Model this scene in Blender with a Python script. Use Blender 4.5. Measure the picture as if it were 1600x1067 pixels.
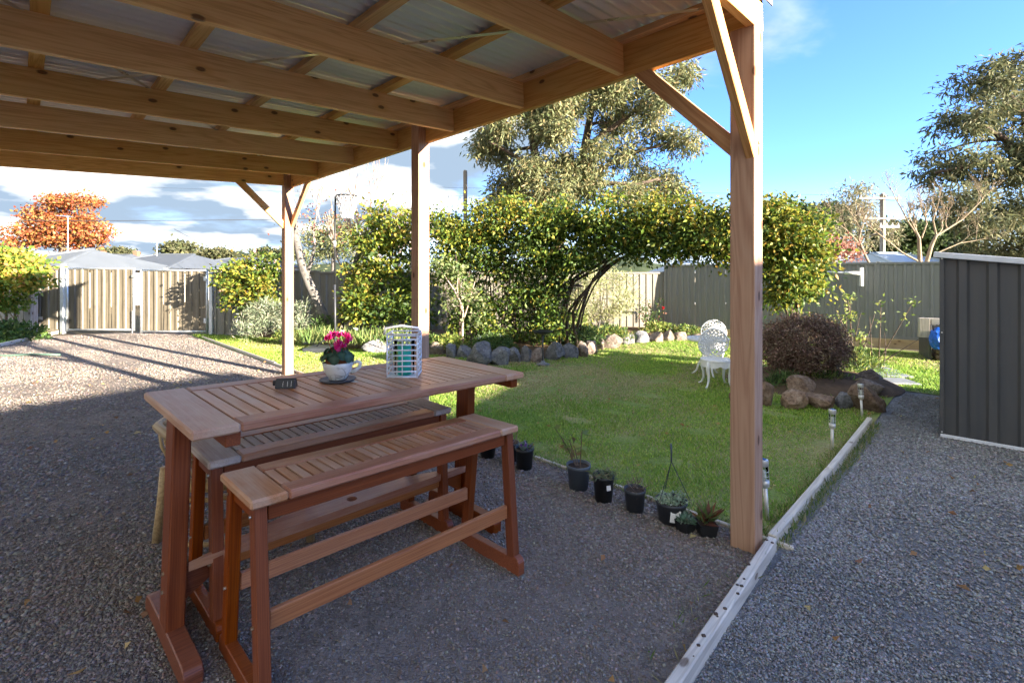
import bpy, bmesh, math, random
import numpy as np
from mathutils import Vector, Matrix, Quaternion
random.seed(7)
RNG = np.random.default_rng(11)
for o in list(bpy.data.objects):
    bpy.data.objects.remove(o)
scene = bpy.context.scene
COL = scene.collection
R = math.radians

# ------------------------------------------------------------------ camera, sky, sun, exposure
F, HY, CH = 752.0, 430.0, 1.43          # focal length in photo pixels, horizon row, eye height
cd = bpy.data.cameras.new('camera')
cd.sensor_width = 36.0
cd.lens = F / 1600.0 * 36.0
cd.shift_y = (HY - 533.5) / 1600.0
cd.clip_start, cd.clip_end = 0.05, 3000
cam = bpy.data.objects.new('camera', cd)
cam.location = (0, 0, CH)
cam.rotation_euler = (R(90), 0, 0)
COL.objects.link(cam)
scene.camera = cam

SUN_H = Vector((0.845, -0.535, 0)).normalized()      # horizontal direction towards the sun
SUN_EL = R(12.0)
SUN = (SUN_H * math.cos(SUN_EL) + Vector((0, 0, math.sin(SUN_EL)))).normalized()

world = bpy.data.worlds.new('World')
scene.world = world
world.use_nodes = True
wt = world.node_tree
wt.nodes.clear()


def wn(t, **kw):
    n = wt.nodes.new(t)
    for k, v in kw.items():
        setattr(n, k, v)
    return n


def wl(a, b):
    wt.links.new(a, b)


def wmath(op, a, b=None, clamp=False):
    n = wn('ShaderNodeMath', operation=op, use_clamp=clamp)
    for i, v in enumerate((a, b)):
        if v is None:
            continue
        if isinstance(v, (int, float)):
            n.inputs[i].default_value = v
        else:
            wl(v, n.inputs[i])
    return n.outputs[0]


sky = wn('ShaderNodeTexSky', sky_type='NISHITA')
sky.sun_disc = False
sky.sun_elevation = SUN_EL
sky.sun_rotation = math.atan2(SUN_H.x, SUN_H.y)
sky.altitude = 400
sky.air_density, sky.dust_density, sky.ozone_density = 1.0, 0.25, 2.2
tc = wn('ShaderNodeTexCoord')
sep = wn('ShaderNodeSeparateXYZ')
wl(tc.outputs['Generated'], sep.inputs[0])
den = wmath('ADD', wmath('MAXIMUM', sep.outputs[2], 0.0), 0.16)
cmb = wn('ShaderNodeCombineXYZ')
wl(wmath('DIVIDE', sep.outputs[0], den), cmb.inputs[0])
wl(wmath('DIVIDE', sep.outputs[1], den), cmb.inputs[1])
n1 = wn('ShaderNodeTexNoise')
n1.inputs['Scale'].default_value = 0.75
n1.inputs['Detail'].default_value = 7
n1.inputs['Roughness'].default_value = 0.55
n1.inputs['Distortion'].default_value = 0.35
mp1 = wn('ShaderNodeMapping')
SKY_OFF = (7.4, 7.3, 1.0)
mp1.inputs['Location'].default_value = SKY_OFF
wl(cmb.outputs[0], mp1.inputs['Vector'])
wl(mp1.outputs[0], n1.inputs['Vector'])
# cloud bank towards the left (west-like) side of the sky, clearing to the right
side = wmath('ADD', wmath('ADD', wmath('MULTIPLY', sep.outputs[0], -0.34), wmath('MULTIPLY', sep.outputs[1], -0.20)), 0.165)  # unseen cloud added behind the camera to whiten and fill the shade
mk = wn('ShaderNodeMapRange', interpolation_type='SMOOTHSTEP')
mk.inputs['From Min'].default_value = 0.44
mk.inputs['From Max'].default_value = 0.64
wl(wmath('ADD', n1.outputs['Fac'], side), mk.inputs['Value'])
n2 = wn('ShaderNodeTexNoise')
n2.inputs['Scale'].default_value = 1.15
n2.inputs['Detail'].default_value = 6
mp2 = wn('ShaderNodeMapping')
mp2.inputs['Location'].default_value = (3.1, 7.7, 0)
wl(cmb.outputs[0], mp2.inputs['Vector'])
wl(mp2.outputs[0], n2.inputs['Vector'])
cr = wn('ShaderNodeValToRGB')
cr.color_ramp.elements[0].position = 0.48
cr.color_ramp.elements[0].color = (0.125, 0.165, 0.215, 1)
cr.color_ramp.elements[1].position = 0.72
cr.color_ramp.elements[1].color = (1.0, 0.93, 0.82, 1)
wl(n2.outputs['Fac'], cr.inputs['Fac'])
cs = wn('ShaderNodeMix', data_type='RGBA', blend_type='MULTIPLY')
cs.inputs['Factor'].default_value = 1.0
wl(cr.outputs[0], cs.inputs['A'])
CLOUD_GAIN = 1.75
cs.inputs['B'].default_value = (CLOUD_GAIN, CLOUD_GAIN, CLOUD_GAIN, 1)
skyg = wn('ShaderNodeMix', data_type='RGBA', blend_type='MULTIPLY')
skyg.inputs['Factor'].default_value = 1.0
wl(sky.outputs[0], skyg.inputs['A'])
skyg.inputs['B'].default_value = (0.145, 0.198, 0.325, 1)
mx = wn('ShaderNodeMix', data_type='RGBA')
# pale veil of haze low over the horizon, all round
veil = wn('ShaderNodeMapRange', interpolation_type='SMOOTHSTEP')
veil.inputs['From Min'].default_value = 0.20
veil.inputs['From Max'].default_value = -0.02
veil.inputs['To Min'].default_value = 0.0
veil.inputs['To Max'].default_value = 0.92
wl(sep.outputs[2], veil.inputs['Value'])
vm = wn('ShaderNodeMix', data_type='RGBA')
wl(veil.outputs[0], vm.inputs['Factor'])
wl(skyg.outputs['Result'], vm.inputs['A'])
vm.inputs['B'].default_value = (0.58, 0.65, 0.74, 1)
wl(mk.outputs[0], mx.inputs['Factor'])
wl(vm.outputs['Result'], mx.inputs['A'])
wl(cs.outputs['Result'], mx.inputs['B'])
bg = wn('ShaderNodeBackground')
bg.inputs['Strength'].default_value = 0.15
wl(mx.outputs['Result'], bg.inputs['Color'])
wo = wn('ShaderNodeOutputWorld')
wl(bg.outputs[0], wo.inputs['Surface'])

sd = bpy.data.lights.new('sun', 'SUN')
sd.energy = 2.0
sd.angle = R(0.5)
sd.color = (1.0, 0.87, 0.70)
sun = bpy.data.objects.new('sun', sd)
sun.rotation_euler = (-SUN).to_track_quat('-Z', 'Y').to_euler()
sun.location = (8, -6, 9)
COL.objects.link(sun)

scene.view_settings.view_transform = 'Standard'
scene.view_settings.look = 'None'
scene.view_settings.gamma = 1.0
scene.view_settings.use_curve_mapping = False
scene.view_settings.exposure = 3.88
scene.cycles.max_bounces = 8
scene.cycles.diffuse_bounces = 6
scene.cycles.glossy_bounces = 2
scene.cycles.transmission_bounces = 6
scene.cycles.transparent_max_bounces = 8
scene.cycles.caustics_reflective = False
scene.cycles.caustics_refractive = False
scene.cycles.use_adaptive_sampling = True
scene.cycles.adaptive_threshold = 0.03

# ------------------------------------------------------------------ ground shape and placing helpers
RX, RY = 0.7006, 0.7136                 # r: direction of the rafters, away from the house
BX, BY = -RY, RX                        # b: direction of the carport beam, away to the left


def sclamp(v, lo, hi, k=0.5):
    v = np.asarray(v, float)
    a = 0.5 * (v + lo + np.sqrt((v - lo) ** 2 + k * k))
    return 0.5 * (a + hi - np.sqrt((a - hi) ** 2 + k * k))


def zg(x, y):
    rho = RX * np.asarray(x, float) + RY * np.asarray(y, float)
    return -0.035 * (sclamp(rho, -1.5, 5.5) - 1.17)


def zgf(x, y):
    return float(zg(x, y))


def P(px, py, Y):
    return Vector(((px - 800) / F * Y, Y, CH - (py - HY) / F * Y))


def G(px, py, dz=0.0):
    z = 0.0
    for _ in range(12):
        Y = F * (CH - z) / (py - HY)
        X = (px - 800) / F * Y
        z = zgf(X, Y)
    return Vector((X, Y, z + dz))


def XY(px, Y):
    x = (px - 800) / F * Y
    return Vector((x, Y, zgf(x, Y)))


def RB(rho, beta, dz=0.0):
    x, y = RX * rho + BX * beta, RY * rho + BY * beta
    return Vector((x, y, zgf(x, y) + dz))


# ------------------------------------------------------------------ materials
MATS = {}


class NT:
    def __init__(s, name):
        s.m = bpy.data.materials.new(name)
        s.m.use_nodes = True
        s.t = s.m.node_tree
        s.t.nodes.clear()
        s.out = s.n('ShaderNodeOutputMaterial')
        s.b = s.n('ShaderNodeBsdfPrincipled')
        s.l(s.b.outputs[0], s.out.inputs['Surface'])

    def n(s, t, **kw):
        n = s.t.nodes.new(t)
        for k, v in kw.items():
            setattr(n, k, v)
        return n

    def l(s, a, b):
        s.t.links.new(a, b)

    def set(s, node, key, v):
        i = node.inputs[key]
        if isinstance(v, (int, float)):
            i.default_value = v
        elif isinstance(v, tuple):
            i.default_value = v if len(v) != 3 or i.type == 'VECTOR' else (*v, 1)
        else:
            s.l(v, i)

    def coord(s, kind='Object', scale=(1, 1, 1), rand=0.0, loc=(0, 0, 0)):
        tc = s.n('ShaderNodeTexCoord')
        mp = s.n('ShaderNodeMapping')
        mp.inputs['Scale'].default_value = scale
        mp.inputs['Location'].default_value = loc
        src = tc.outputs[kind]
        if kind == 'World':
            pass
        if rand:
            oi = s.n('ShaderNodeObjectInfo')
            mu = s.math('MULTIPLY', oi.outputs['Random'], rand)
            va = s.n('ShaderNodeVectorMath', operation='ADD')
            s.l(src, va.inputs[0])
            c = s.n('ShaderNodeCombineXYZ')
            s.l(mu, c.inputs[0]); s.l(mu, c.inputs[1]); s.l(mu, c.inputs[2])
            s.l(c.outputs[0], va.inputs[1])
            src = va.outputs[0]
        s.l(src, mp.inputs['Vector'])
        return mp.outputs[0]

    def wcoord(s, scale=(1, 1, 1)):
        g = s.n('ShaderNodeNewGeometry')
        mp = s.n('ShaderNodeMapping')
        mp.inputs['Scale'].default_value = scale
        s.l(g.outputs['Position'], mp.inputs['Vector'])
        return mp.outputs[0]

    def math(s, op, a, b=None, clamp=False):
        n = s.n('ShaderNodeMath', operation=op, use_clamp=clamp)
        for i, v in enumerate((a, b)):
            if v is None:
                continue
            if isinstance(v, (int, float)):
                n.inputs[i].default_value = v
            else:
                s.l(v, n.inputs[i])
        return n.outputs[0]

    def noise(s, vec, scale, detail=4, rough=0.5, dist=0.0):
        n = s.n('ShaderNodeTexNoise')
        s.l(vec, n.inputs['Vector'])
        n.inputs['Scale'].default_value = scale
        n.inputs['Detail'].default_value = detail
        n.inputs['Roughness'].default_value = rough
        n.inputs['Distortion'].default_value = dist
        return n.outputs['Fac']

    def voro(s, vec, scale, feature='F1', out='Distance', rnd=1.0):
        n = s.n('ShaderNodeTexVoronoi', feature=feature)
        s.l(vec, n.inputs['Vector'])
        n.inputs['Scale'].default_value = scale
        n.inputs['Randomness'].default_value = rnd
        return n.outputs[out]

    def ramp(s, fac, stops):
        n = s.n('ShaderNodeValToRGB')
        e = n.color_ramp.elements
        while len(e) < len(stops):
            e.new(0.5)
        for el, (p, c) in zip(e, stops):
            el.position = p
            el.color = (*c, 1) if len(c) == 3 else c
        s.l(fac, n.inputs['Fac'])
        return n.outputs[0]

    def rng(s, v, a, b, c=0.0, d=1.0):
        n = s.n('ShaderNodeMapRange')
        s.l(v, n.inputs['Value'])
        for k, x in zip(('From Min', 'From Max', 'To Min', 'To Max'), (a, b, c, d)):
            n.inputs[k].default_value = x
        return n.outputs[0]

    def mix(s, fac, a, b, mode='MIX'):
        n = s.n('ShaderNodeMix', data_type='RGBA', blend_type=mode)
        s.set(n, 'Factor', fac)
        for k, v in (('A', a), ('B', b)):
            i = [q for q in n.inputs if q.name == k and q.type == 'RGBA'][0]
            if isinstance(v, tuple):
                i.default_value = (*v[:3], 1)
            else:
                s.l(v, i)
        return [q for q in n.outputs if q.type == 'RGBA'][0]

    def bump(s, h, strength=0.3, dist=0.01):
        n = s.n('ShaderNodeBump')
        n.inputs['Strength'].default_value = strength
        n.inputs['Distance'].default_value = dist
        s.l(h, n.inputs['Height'])
        s.l(n.outputs[0], s.b.inputs['Normal'])

    def fin(s, col=None, rough=None, metal=None, spec=None):
        if col is not None:
            s.set(s.b, 'Base Color', col)
        if rough is not None:
            s.set(s.b, 'Roughness', rough)
        if metal is not None:
            s.set(s.b, 'Metallic', metal)
        if spec is not None:
            s.set(s.b, 'Specular IOR Level', spec)
        return s.m


def wood(name, light, mid, dark, rough=0.6, knots=True, ring=9.0, wear=None, knot_col=(0.10, 0.045, 0.02)):
    t = NT(name)
    c = t.coord('Object', (1, 1, 1), rand=37.0)

    def sc(v, s):
        mp = t.n('ShaderNodeMapping')
        mp.inputs['Scale'].default_value = s
        t.l(v, mp.inputs['Vector'])
        return mp.outputs[0]
    warp = t.noise(sc(c, (0.9, 5, 5)), 1.0, 3, 0.5)
    low = t.noise(sc(c, (0.35, ring, ring)), 1.3, 3, 0.55, 0.8)
    bands = t.math('FRACT', t.math('MULTIPLY', t.math('ADD', low, t.math('MULTIPLY', warp, 0.25)), 9.0))
    tri = t.math('ABSOLUTE', t.math('SUBTRACT', bands, 0.5))
    fine = t.noise(sc(c, (3, 150, 150)), 1.0, 3, 0.6)
    oi = t.n('ShaderNodeObjectInfo')
    col = t.ramp(t.math('ADD', t.math('MULTIPLY', tri, 0.9), t.math('MULTIPLY', t.math('SUBTRACT', fine, 0.5), 0.55)),
                 [(0.0, dark), (0.22, mid), (0.55, light)])
    big = t.noise(sc(c, (0.8, 3, 3)), 1.0, 3)
    col = t.mix(t.rng(big, 0.35, 0.7, 0.0, 0.45), col, mid)
    hv = t.n('ShaderNodeHueSaturation')
    t.l(col, hv.inputs['Color'])
    t.l(t.rng(oi.outputs['Random'], 0, 1, 0.80, 1.16), hv.inputs['Value'])
    t.l(t.rng(t.math('FRACT', t.math('MULTIPLY', oi.outputs['Random'], 7.3)), 0, 1, 0.88, 1.08), hv.inputs['Saturation'])
    col = hv.outputs[0]
    if knots:
        sx_ = t.n('ShaderNodeSeparateXYZ')
        t.l(c, sx_.inputs[0])
        cx2 = t.n('ShaderNodeCombineXYZ')
        t.l(t.math('MULTIPLY', sx_.outputs[0], 2.6), cx2.inputs[0])
        t.l(t.math('MULTIPLY', t.math('ADD', sx_.outputs[1], sx_.outputs[2]), 5.0), cx2.inputs[1])
        vn = t.n('ShaderNodeTexVoronoi', voronoi_dimensions='2D')
        vn.inputs['Scale'].default_value = 1.0
        t.l(cx2.outputs[0], vn.inputs['Vector'])
        vs_ = t.n('ShaderNodeSeparateColor')
        t.l(vn.outputs['Color'], vs_.inputs[0])
        kd = t.math('ADD', vn.outputs['Distance'], t.math('ADD', t.math('MULTIPLY', t.math('LESS_THAN', vs_.outputs[0], 0.5), 1.0), t.math('MULTIPLY', t.math('SUBTRACT', fine, 0.5), 0.04)))
        k = t.rng(kd, 0.055, 0.085, 1.0, 0.0)
        halo = t.rng(kd, 0.07, 0.24, 0.55, 0.0)
        col = t.mix(halo, col, dark)
        col = t.mix(t.math('MULTIPLY', k, 0.85), col, knot_col)
    if wear:
        wv = t.noise(sc(c, (2.2, 9, 9)), 1.0, 5, 0.65)
        col = t.mix(t.rng(wv, 0.42, 0.68, 0.0, 0.75), col, wear)
    t.bump(t.math('ADD', fine, t.math('MULTIPLY', tri, 0.4)), 0.22, 0.002)
    return t.fin(col, rough, spec=0.35)


def plain(name, col, rough=0.5, metal=0.0, var=0.12, nscale=6.0, bump=0.0, bscale=80.0, spec=0.5, dirt=None, dirt_amt=0.5):
    t = NT(name)
    c = t.coord('Object', rand=11.0)
    n = t.noise(c, nscale, 5, 0.6)
    dk = tuple(v * (1 - var) for v in col)
    lt = tuple(min(1, v * (1 + var)) for v in col)
    cc = t.ramp(n, [(0.3, dk), (0.7, lt)])
    if dirt:
        d = t.noise(c, nscale * 2.3, 6, 0.7, 0.4)
        cc = t.mix(t.rng(d, 0.5, 0.75, 0, dirt_amt), cc, dirt)
    if bump:
        t.bump(t.noise(c, bscale, 3), bump, 0.004)
    rr = t.rng(n, 0.3, 0.7, max(0.02, rough - 0.07), min(1, rough + 0.07))
    return t.fin(cc, rr, metal, spec)


def leafmat(name, rough=0.5, trans=0.35, spec=0.35):
    t = NT(name)
    a = t.n('ShaderNodeVertexColor', layer_name='Col')
    t.fin(a.outputs[0], rough, spec=spec)
    tr = t.n('ShaderNodeBsdfTranslucent')
    t.l(a.outputs[0], tr.inputs['Color'])
    mx = t.n('ShaderNodeMixShader')
    mx.inputs[0].default_value = trans
    t.l(t.b.outputs[0], mx.inputs[1])
    t.l(tr.outputs[0], mx.inputs[2])
    t.l(mx.outputs[0], t.out.inputs['Surface'])
    return t.m


def bark(name, a, b, scale=(6, 6, 1.6)):
    t = NT(name)
    c = t.coord('Object', scale)
    n = t.noise(c, 2.5, 6, 0.65, 0.5)
    t.bump(n, 0.6, 0.02)
    return t.fin(t.ramp(n, [(0.35, a), (0.65, b)]), 0.85, spec=0.2)


def gravel(name, cols, tint, dirt, dscale=0.8, cell=62.0):
    t = NT(name)
    w = t.wcoord((1, 1, 1))
    warp = t.n('ShaderNodeVectorMath', operation='ADD')
    nz = t.n('ShaderNodeTexNoise')
    nz.inputs['Scale'].default_value = 40
    t.l(w, nz.inputs['Vector'])
    sc = t.n('ShaderNodeVectorMath', operation='SCALE')
    sc.inputs['Scale'].default_value = 0.012
    t.l(nz.outputs['Color'], sc.inputs[0])
    t.l(w, warp.inputs[0]); t.l(sc.outputs[0], warp.inputs[1])
    vec = warp.outputs[0]
    rc = t.voro(vec, cell, 'F1', 'Color')
    sp = t.n('ShaderNodeSeparateColor')
    t.l(rc, sp.inputs[0])
    col = t.ramp(sp.outputs[0], [(i / (len(cols) - 1), c) for i, c in enumerate(cols)])
    rc2 = t.voro(vec, cell * 2.3, 'F1', 'Color')
    sp2 = t.n('ShaderNodeSeparateColor')
    t.l(rc2, sp2.inputs[0])
    col2 = t.ramp(sp2.outputs[1], [(0, cols[0]), (1, cols[-2])])
    big = t.noise(w, dscale, 5, 0.6, 0.3)
    mid = t.noise(w, 5.0, 5, 0.65)
    col = t.mix(t.rng(mid, 0.42, 0.62), col, col2)
    col = t.mix(t.rng(big, 0.40, 0.66, 0.0, 0.6), col, tint)
    col = t.mix(t.rng(t.noise(w, 2.2, 6, 0.7, 0.6), 0.52, 0.75, 0, 0.6), col, dirt)
    e = t.voro(vec, cell, 'DISTANCE_TO_EDGE')
    e2 = t.voro(vec, cell * 2.3, 'DISTANCE_TO_EDGE')
    h = t.math('ADD', t.math('MULTIPLY', t.math('MINIMUM', e, 0.25), 2.2), t.math('ADD', t.math('MULTIPLY', e2, 0.5), t.math('MULTIPLY', sp.outputs[1], 0.6)))
    t.bump(h, 0.9, 0.012)
    return t.fin(col, 0.9, spec=0.25)


M = {}
M['pine'] = wood('pine_timber', (0.88, 0.57, 0.245), (0.80, 0.475, 0.175), (0.66, 0.345, 0.11))
M['post'] = wood('rough_sawn_post_timber', (0.55, 0.325, 0.195), (0.485, 0.265, 0.148), (0.39, 0.185, 0.097), rough=0.8, ring=6)
M['brace'] = wood('brace_timber', (0.74, 0.44, 0.20), (0.65, 0.355, 0.145), (0.52, 0.25, 0.09), ring=8)
M['merbau'] = wood('red_hardwood_legs', (0.28, 0.072, 0.018), (0.225, 0.051, 0.012), (0.16, 0.032, 0.008), rough=0.42, knots=False, ring=30)
M['merbau_top'] = wood('faded_red_hardwood_top', (0.58, 0.285, 0.145), (0.51, 0.23, 0.108), (0.42, 0.165, 0.07), rough=0.42, knots=False, ring=30, wear=(0.60, 0.41, 0.28))
M['merbau_mid'] = wood('orange_hardwood_rail', (0.51, 0.185, 0.048), (0.43, 0.14, 0.033), (0.33, 0.092, 0.021), rough=0.42, knots=False, ring=30)
M['merbau_edge'] = wood('red_hardwood_edge', (0.42, 0.16, 0.075), (0.35, 0.122, 0.053), (0.27, 0.08, 0.033), rough=0.4, knots=False, ring=30, wear=(0.54, 0.31, 0.19))
M['grey_top'] = wood('weathered_grey_hardwood_top', (0.60, 0.49, 0.41), (0.54, 0.42, 0.34), (0.45, 0.31, 0.24), rough=0.6, knots=False, ring=30, wear=(0.66, 0.60, 0.54))
M['sleeper'] = wood('pale_weathered_sleeper', (0.74, 0.68, 0.58), (0.65, 0.59, 0.50), (0.50, 0.45, 0.38), rough=0.85, ring=7, wear=(0.56, 0.51, 0.44))
M['plinth'] = wood('pine_plinth', (0.66, 0.50, 0.30), (0.58, 0.42, 0.24), (0.46, 0.31, 0.17), rough=0.7)
M['oldwood'] = wood('grey_old_timber', (0.50, 0.46, 0.42), (0.40, 0.36, 0.32), (0.26, 0.23, 0.20), rough=0.9, ring=8)
M['cane'] = wood('golden_cane', (0.58, 0.41, 0.19), (0.50, 0.33, 0.14), (0.36, 0.22, 0.09), rough=0.45, knots=False)
M['iron'] = plain('zinc_corrugated_steel', (0.88, 0.87, 0.85), 0.40, 0.4, 0.03, 2.0)
M['flash'] = plain('grey_flashing', (0.42, 0.42, 0.41), 0.4, 0.6)
M['galv'] = plain('galvanised_steel', (0.60, 0.64, 0.68), 0.38, 0.75, 0.12, 14)
M['strap'] = plain('galvanised_strap', (0.72, 0.70, 0.60), 0.3, 0.6)
M['steel'] = plain('brushed_stainless', (0.70, 0.68, 0.65), 0.38, 0.55, 0.08, 30)
M['bolt'] = plain('brassy_bolt', (0.55, 0.47, 0.33), 0.35, 0.9)


def steel_sheet(name, col, dirtc, amt, rough=0.45):
    t = NT(name)
    c = t.coord('Object', rand=23.0)
    s1 = t.n('ShaderNodeMapping')
    s1.inputs['Scale'].default_value = (9, 9, 0.7)
    t.l(c, s1.inputs['Vector'])
    st = t.noise(s1.outputs[0], 1.6, 5, 0.65)
    blot = t.noise(c, 3.5, 6, 0.7, 0.5)
    cc = t.mix(t.rng(st, 0.42, 0.7, 0, amt), col, dirtc)
    cc = t.mix(t.rng(blot, 0.55, 0.75, 0, amt * 0.8), cc, dirtc)
    t.bump(t.math('ADD', t.noise(c, 2.2, 3), t.math('MULTIPLY', st, .15)), 0.5, 0.02)
    return t.fin(cc, t.rng(st, 0.3, 0.7, rough - 0.12, rough + 0.15), 0.0, 0.5)


M['fence_grey'] = steel_sheet('grey_fence_steel', (0.225, 0.228, 0.22), (0.175, 0.175, 0.168), 0.45)
M['fence_beige'] = steel_sheet('beige_fence_steel', (0.205, 0.19, 0.155), (0.155, 0.14, 0.114), 0.5)
M['gate_sheet'] = steel_sheet('weathered_beige_gate_steel', (0.18, 0.156, 0.114), (0.09, 0.075, 0.055), 0.85)
M['fence_dark'] = steel_sheet('olive_fence_steel', (0.22, 0.215, 0.19), (0.15, 0.145, 0.125), 0.5)
M['shed'] = steel_sheet('charcoal_shed_steel', (0.072, 0.074, 0.078), (0.11, 0.105, 0.095), 0.45, 0.42)
M['shed_trim'] = plain('white_shed_trim', (0.72, 0.75, 0.80), 0.4)
M['white_metal'] = plain('white_painted_metal', (0.80, 0.80, 0.79), 0.38, 0, 0.05, 12, dirt=(0.58, 0.55, 0.49), dirt_amt=0.35)
M['white_wire'] = plain('white_wicker', (0.84, 0.85, 0.88), 0.55, 0, 0.05, 40)
M['black'] = plain('black_plastic', (0.018, 0.019, 0.021), 0.42, 0, 0.2)
M['darkgrey'] = plain('dark_grey_plastic', (0.045, 0.05, 0.06), 0.45, 0, 0.2, dirt=(0.12, 0.11, 0.10), dirt_amt=0.35)
M['bluegrey'] = plain('blue_grey_plastic', (0.085, 0.105, 0.13), 0.45, 0, 0.15, dirt=(0.18, 0.17, 0.16), dirt_amt=0.4)
M['solar'] = plain('solar_cells', (0.03, 0.11, 0.30), 0.12, 0.0, 0.3, 30)
M['teal'] = plain('teal_wax', (0.015, 0.58, 0.47), 0.4, 0, 0.06)
M['terracotta'] = plain('terracotta', (0.42, 0.13, 0.055), 0.75, 0, 0.15, 20)
M['saucer'] = plain('dark_slate_saucer', (0.05, 0.052, 0.058), 0.5, 0, 0.15, 20)
M['soil'] = plain('dark_soil', (0.06, 0.042, 0.03), 0.95, 0, 0.35, 14, 0.6, 60, 0.2, (0.13, 0.09, 0.06), 0.6)
M['label'] = plain('paper_label', (0.80, 0.79, 0.76), 0.6, 0, 0.05, 30, dirt=(0.45, 0.36, 0.28), dirt_amt=0.5)
M['net'] = plain('white_net_cord', (0.62, 0.62, 0.61), 0.8)
M['concrete'] = plain('concrete', (0.36, 0.36, 0.36), 0.85, 0, 0.14, 9, 0.4, 90, 0.3)
M['paver'] = plain('blue_grey_paver', (0.27, 0.29, 0.31), 0.8, 0, 0.14, 9, 0.35, 90, 0.3, (0.2, 0.2, 0.16), 0.4)
M['blue_bag'] = plain('blue_plastic_bag', (0.005, 0.10, 0.55), 0.35, 0, 0.25, 9, 0.5, 14)
M['brick'] = plain('red_brick', (0.35, 0.13, 0.08), 0.85, 0, 0.2, 20)
M['roof_pale'] = plain('pale_grey_roof', (0.13, 0.148, 0.165), 0.75, 0, 0.08, 1.5)
M['roof_dark'] = plain('slate_grey_roof', (0.09, 0.105, 0.125), 0.7, 0, 0.12, 1.5)
M['roof_blue'] = plain('pale_blue_steel_roof', (0.42, 0.50, 0.56), 0.5, 0, 0.06, 1.5)
M['render'] = plain('cream_wall', (0.55, 0.50, 0.42), 0.85, 0, 0.08, 2)
M['glass_dark'] = plain('dark_window', (0.03, 0.04, 0.05), 0.08, 0, 0.1)
M['pole_wood'] = wood('grey_pole_timber', (0.40, 0.36, 0.30), (0.33, 0.29, 0.24), (0.24, 0.21, 0.17), rough=0.9, knots=False, ring=6)
M['cable'] = plain('cable', (0.03, 0.03, 0.035), 0.6)
M['hoseg'] = plain('green_hose', (0.10, 0.17, 0.13), 0.6)


def cup_mat():
    t = NT('white_glazed_relief')
    c = t.coord('Object')
    v = t.voro(c, 26, 'DISTANCE_TO_EDGE')
    n = t.noise(c, 9, 3)
    msk = t.math('MULTIPLY', t.rng(v, 0.02, 0.07, 1, 0), t.rng(n, 0.46, 0.58))
    t.bump(v, 0.25, 0.004)
    return t.fin(t.mix(t.math('MULTIPLY', msk, 0.8), (0.72, 0.71, 0.66), (0.20, 0.18, 0.13)), 0.45)


M['cup'] = cup_mat()


def glass_mat():
    t = NT('clear_glass')
    tr = t.n('ShaderNodeBsdfTransparent')
    tr.inputs[0].default_value = (0.94, 0.96, 0.95, 1)
    gl_ = t.n('ShaderNodeBsdfGlossy')
    gl_.inputs['Roughness'].default_value = 0.03
    lw_ = t.n('ShaderNodeLayerWeight')
    lw_.inputs['Blend'].default_value = 0.08
    mx = t.n('ShaderNodeMixShader')
    t.l(lw_.outputs['Fresnel'], mx.inputs[0])
    t.l(tr.outputs[0], mx.inputs[1])
    t.l(gl_.outputs[0], mx.inputs[2])
    t.l(mx.outputs[0], t.out.inputs['Surface'])
    return t.m


M['glass'] = glass_mat()


def rock_mat(name, a, b, c):
    t = NT(name)
    co = t.coord('Object', rand=51.0)
    n = t.noise(co, 7, 8, 0.7, 0.3)
    n2 = t.noise(co, 26, 5, 0.7)
    col = t.ramp(n, [(0.3, a), (0.5, b), (0.7, c)])
    col = t.mix(t.rng(n2, 0.46, 0.66, 0, 0.8), col, tuple(v * .6 for v in a))
    oi = t.n('ShaderNodeObjectInfo')
    hv = t.n('ShaderNodeHueSaturation')
    t.l(col, hv.inputs['Color'])
    t.l(t.rng(oi.outputs['Random'], 0, 1, 0.78, 1.2), hv.inputs['Value'])
    t.bump(t.math('ADD', n, t.math('MULTIPLY', n2, 0.5)), 0.7, 0.03)
    return t.fin(hv.outputs[0], 0.9, spec=0.2)


M['rock_grey'] = rock_mat('grey_rock', (0.10, 0.10, 0.105), (0.19, 0.19, 0.20), (0.31, 0.305, 0.30))
M['rock_tan'] = rock_mat('tan_rock', (0.13, 0.10, 0.082), (0.26, 0.205, 0.17), (0.38, 0.325, 0.28))
M['rock_brown'] = rock_mat('brown_rock', (0.13, 0.085, 0.06), (0.26, 0.175, 0.12), (0.36, 0.28, 0.21))
M['leaf'] = leafmat('leaf', 0.5, 0.38)
M['leaf_dull'] = leafmat('dull_leaf', 0.65, 0.28, 0.2)
M['blade'] = leafmat('grass_blade', 0.6, 0.35, 0.2)
M['petal'] = leafmat('petal', 0.6, 0.35, 0.2)
M['stone'] = None
t = NT('loose_gravel')
a = t.n('ShaderNodeVertexColor', layer_name='Col')
t.bump(t.noise(t.wcoord(), 400, 3), 0.3, 0.002)
M['stone'] = t.fin(a.outputs[0], 0.85, spec=0.3)
M['bark_brown'] = bark('brown_bark', (0.10, 0.07, 0.05), (0.24, 0.17, 0.12))
M['bark_grey'] = bark('grey_bark', (0.075, 0.07, 0.066), (0.19, 0.178, 0.166), (3, 3, 2))
M['bark_red'] = bark('reddish_bark', (0.075, 0.055, 0.045), (0.19, 0.145, 0.115))
M['bark_dark'] = bark('dark_bark', (0.05, 0.035, 0.028), (0.13, 0.095, 0.075))
M['bark_pale'] = bark('pale_bark', (0.22, 0.165, 0.105), (0.40, 0.33, 0.24), (3, 3, 2))
M['bark_pink'] = bark('pinkish_bark', (0.30, 0.22, 0.18), (0.52, 0.42, 0.36), (3, 3, 2))
M['gravel_drive'] = gravel('brown_grey_gravel', [(0.10, 0.086, 0.076), (0.225, 0.19, 0.168), (0.295, 0.252, 0.222), (0.235, 0.212, 0.198), (0.38, 0.33, 0.292)],
                           (0.32, 0.262, 0.222), (0.25, 0.185, 0.145))
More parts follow.
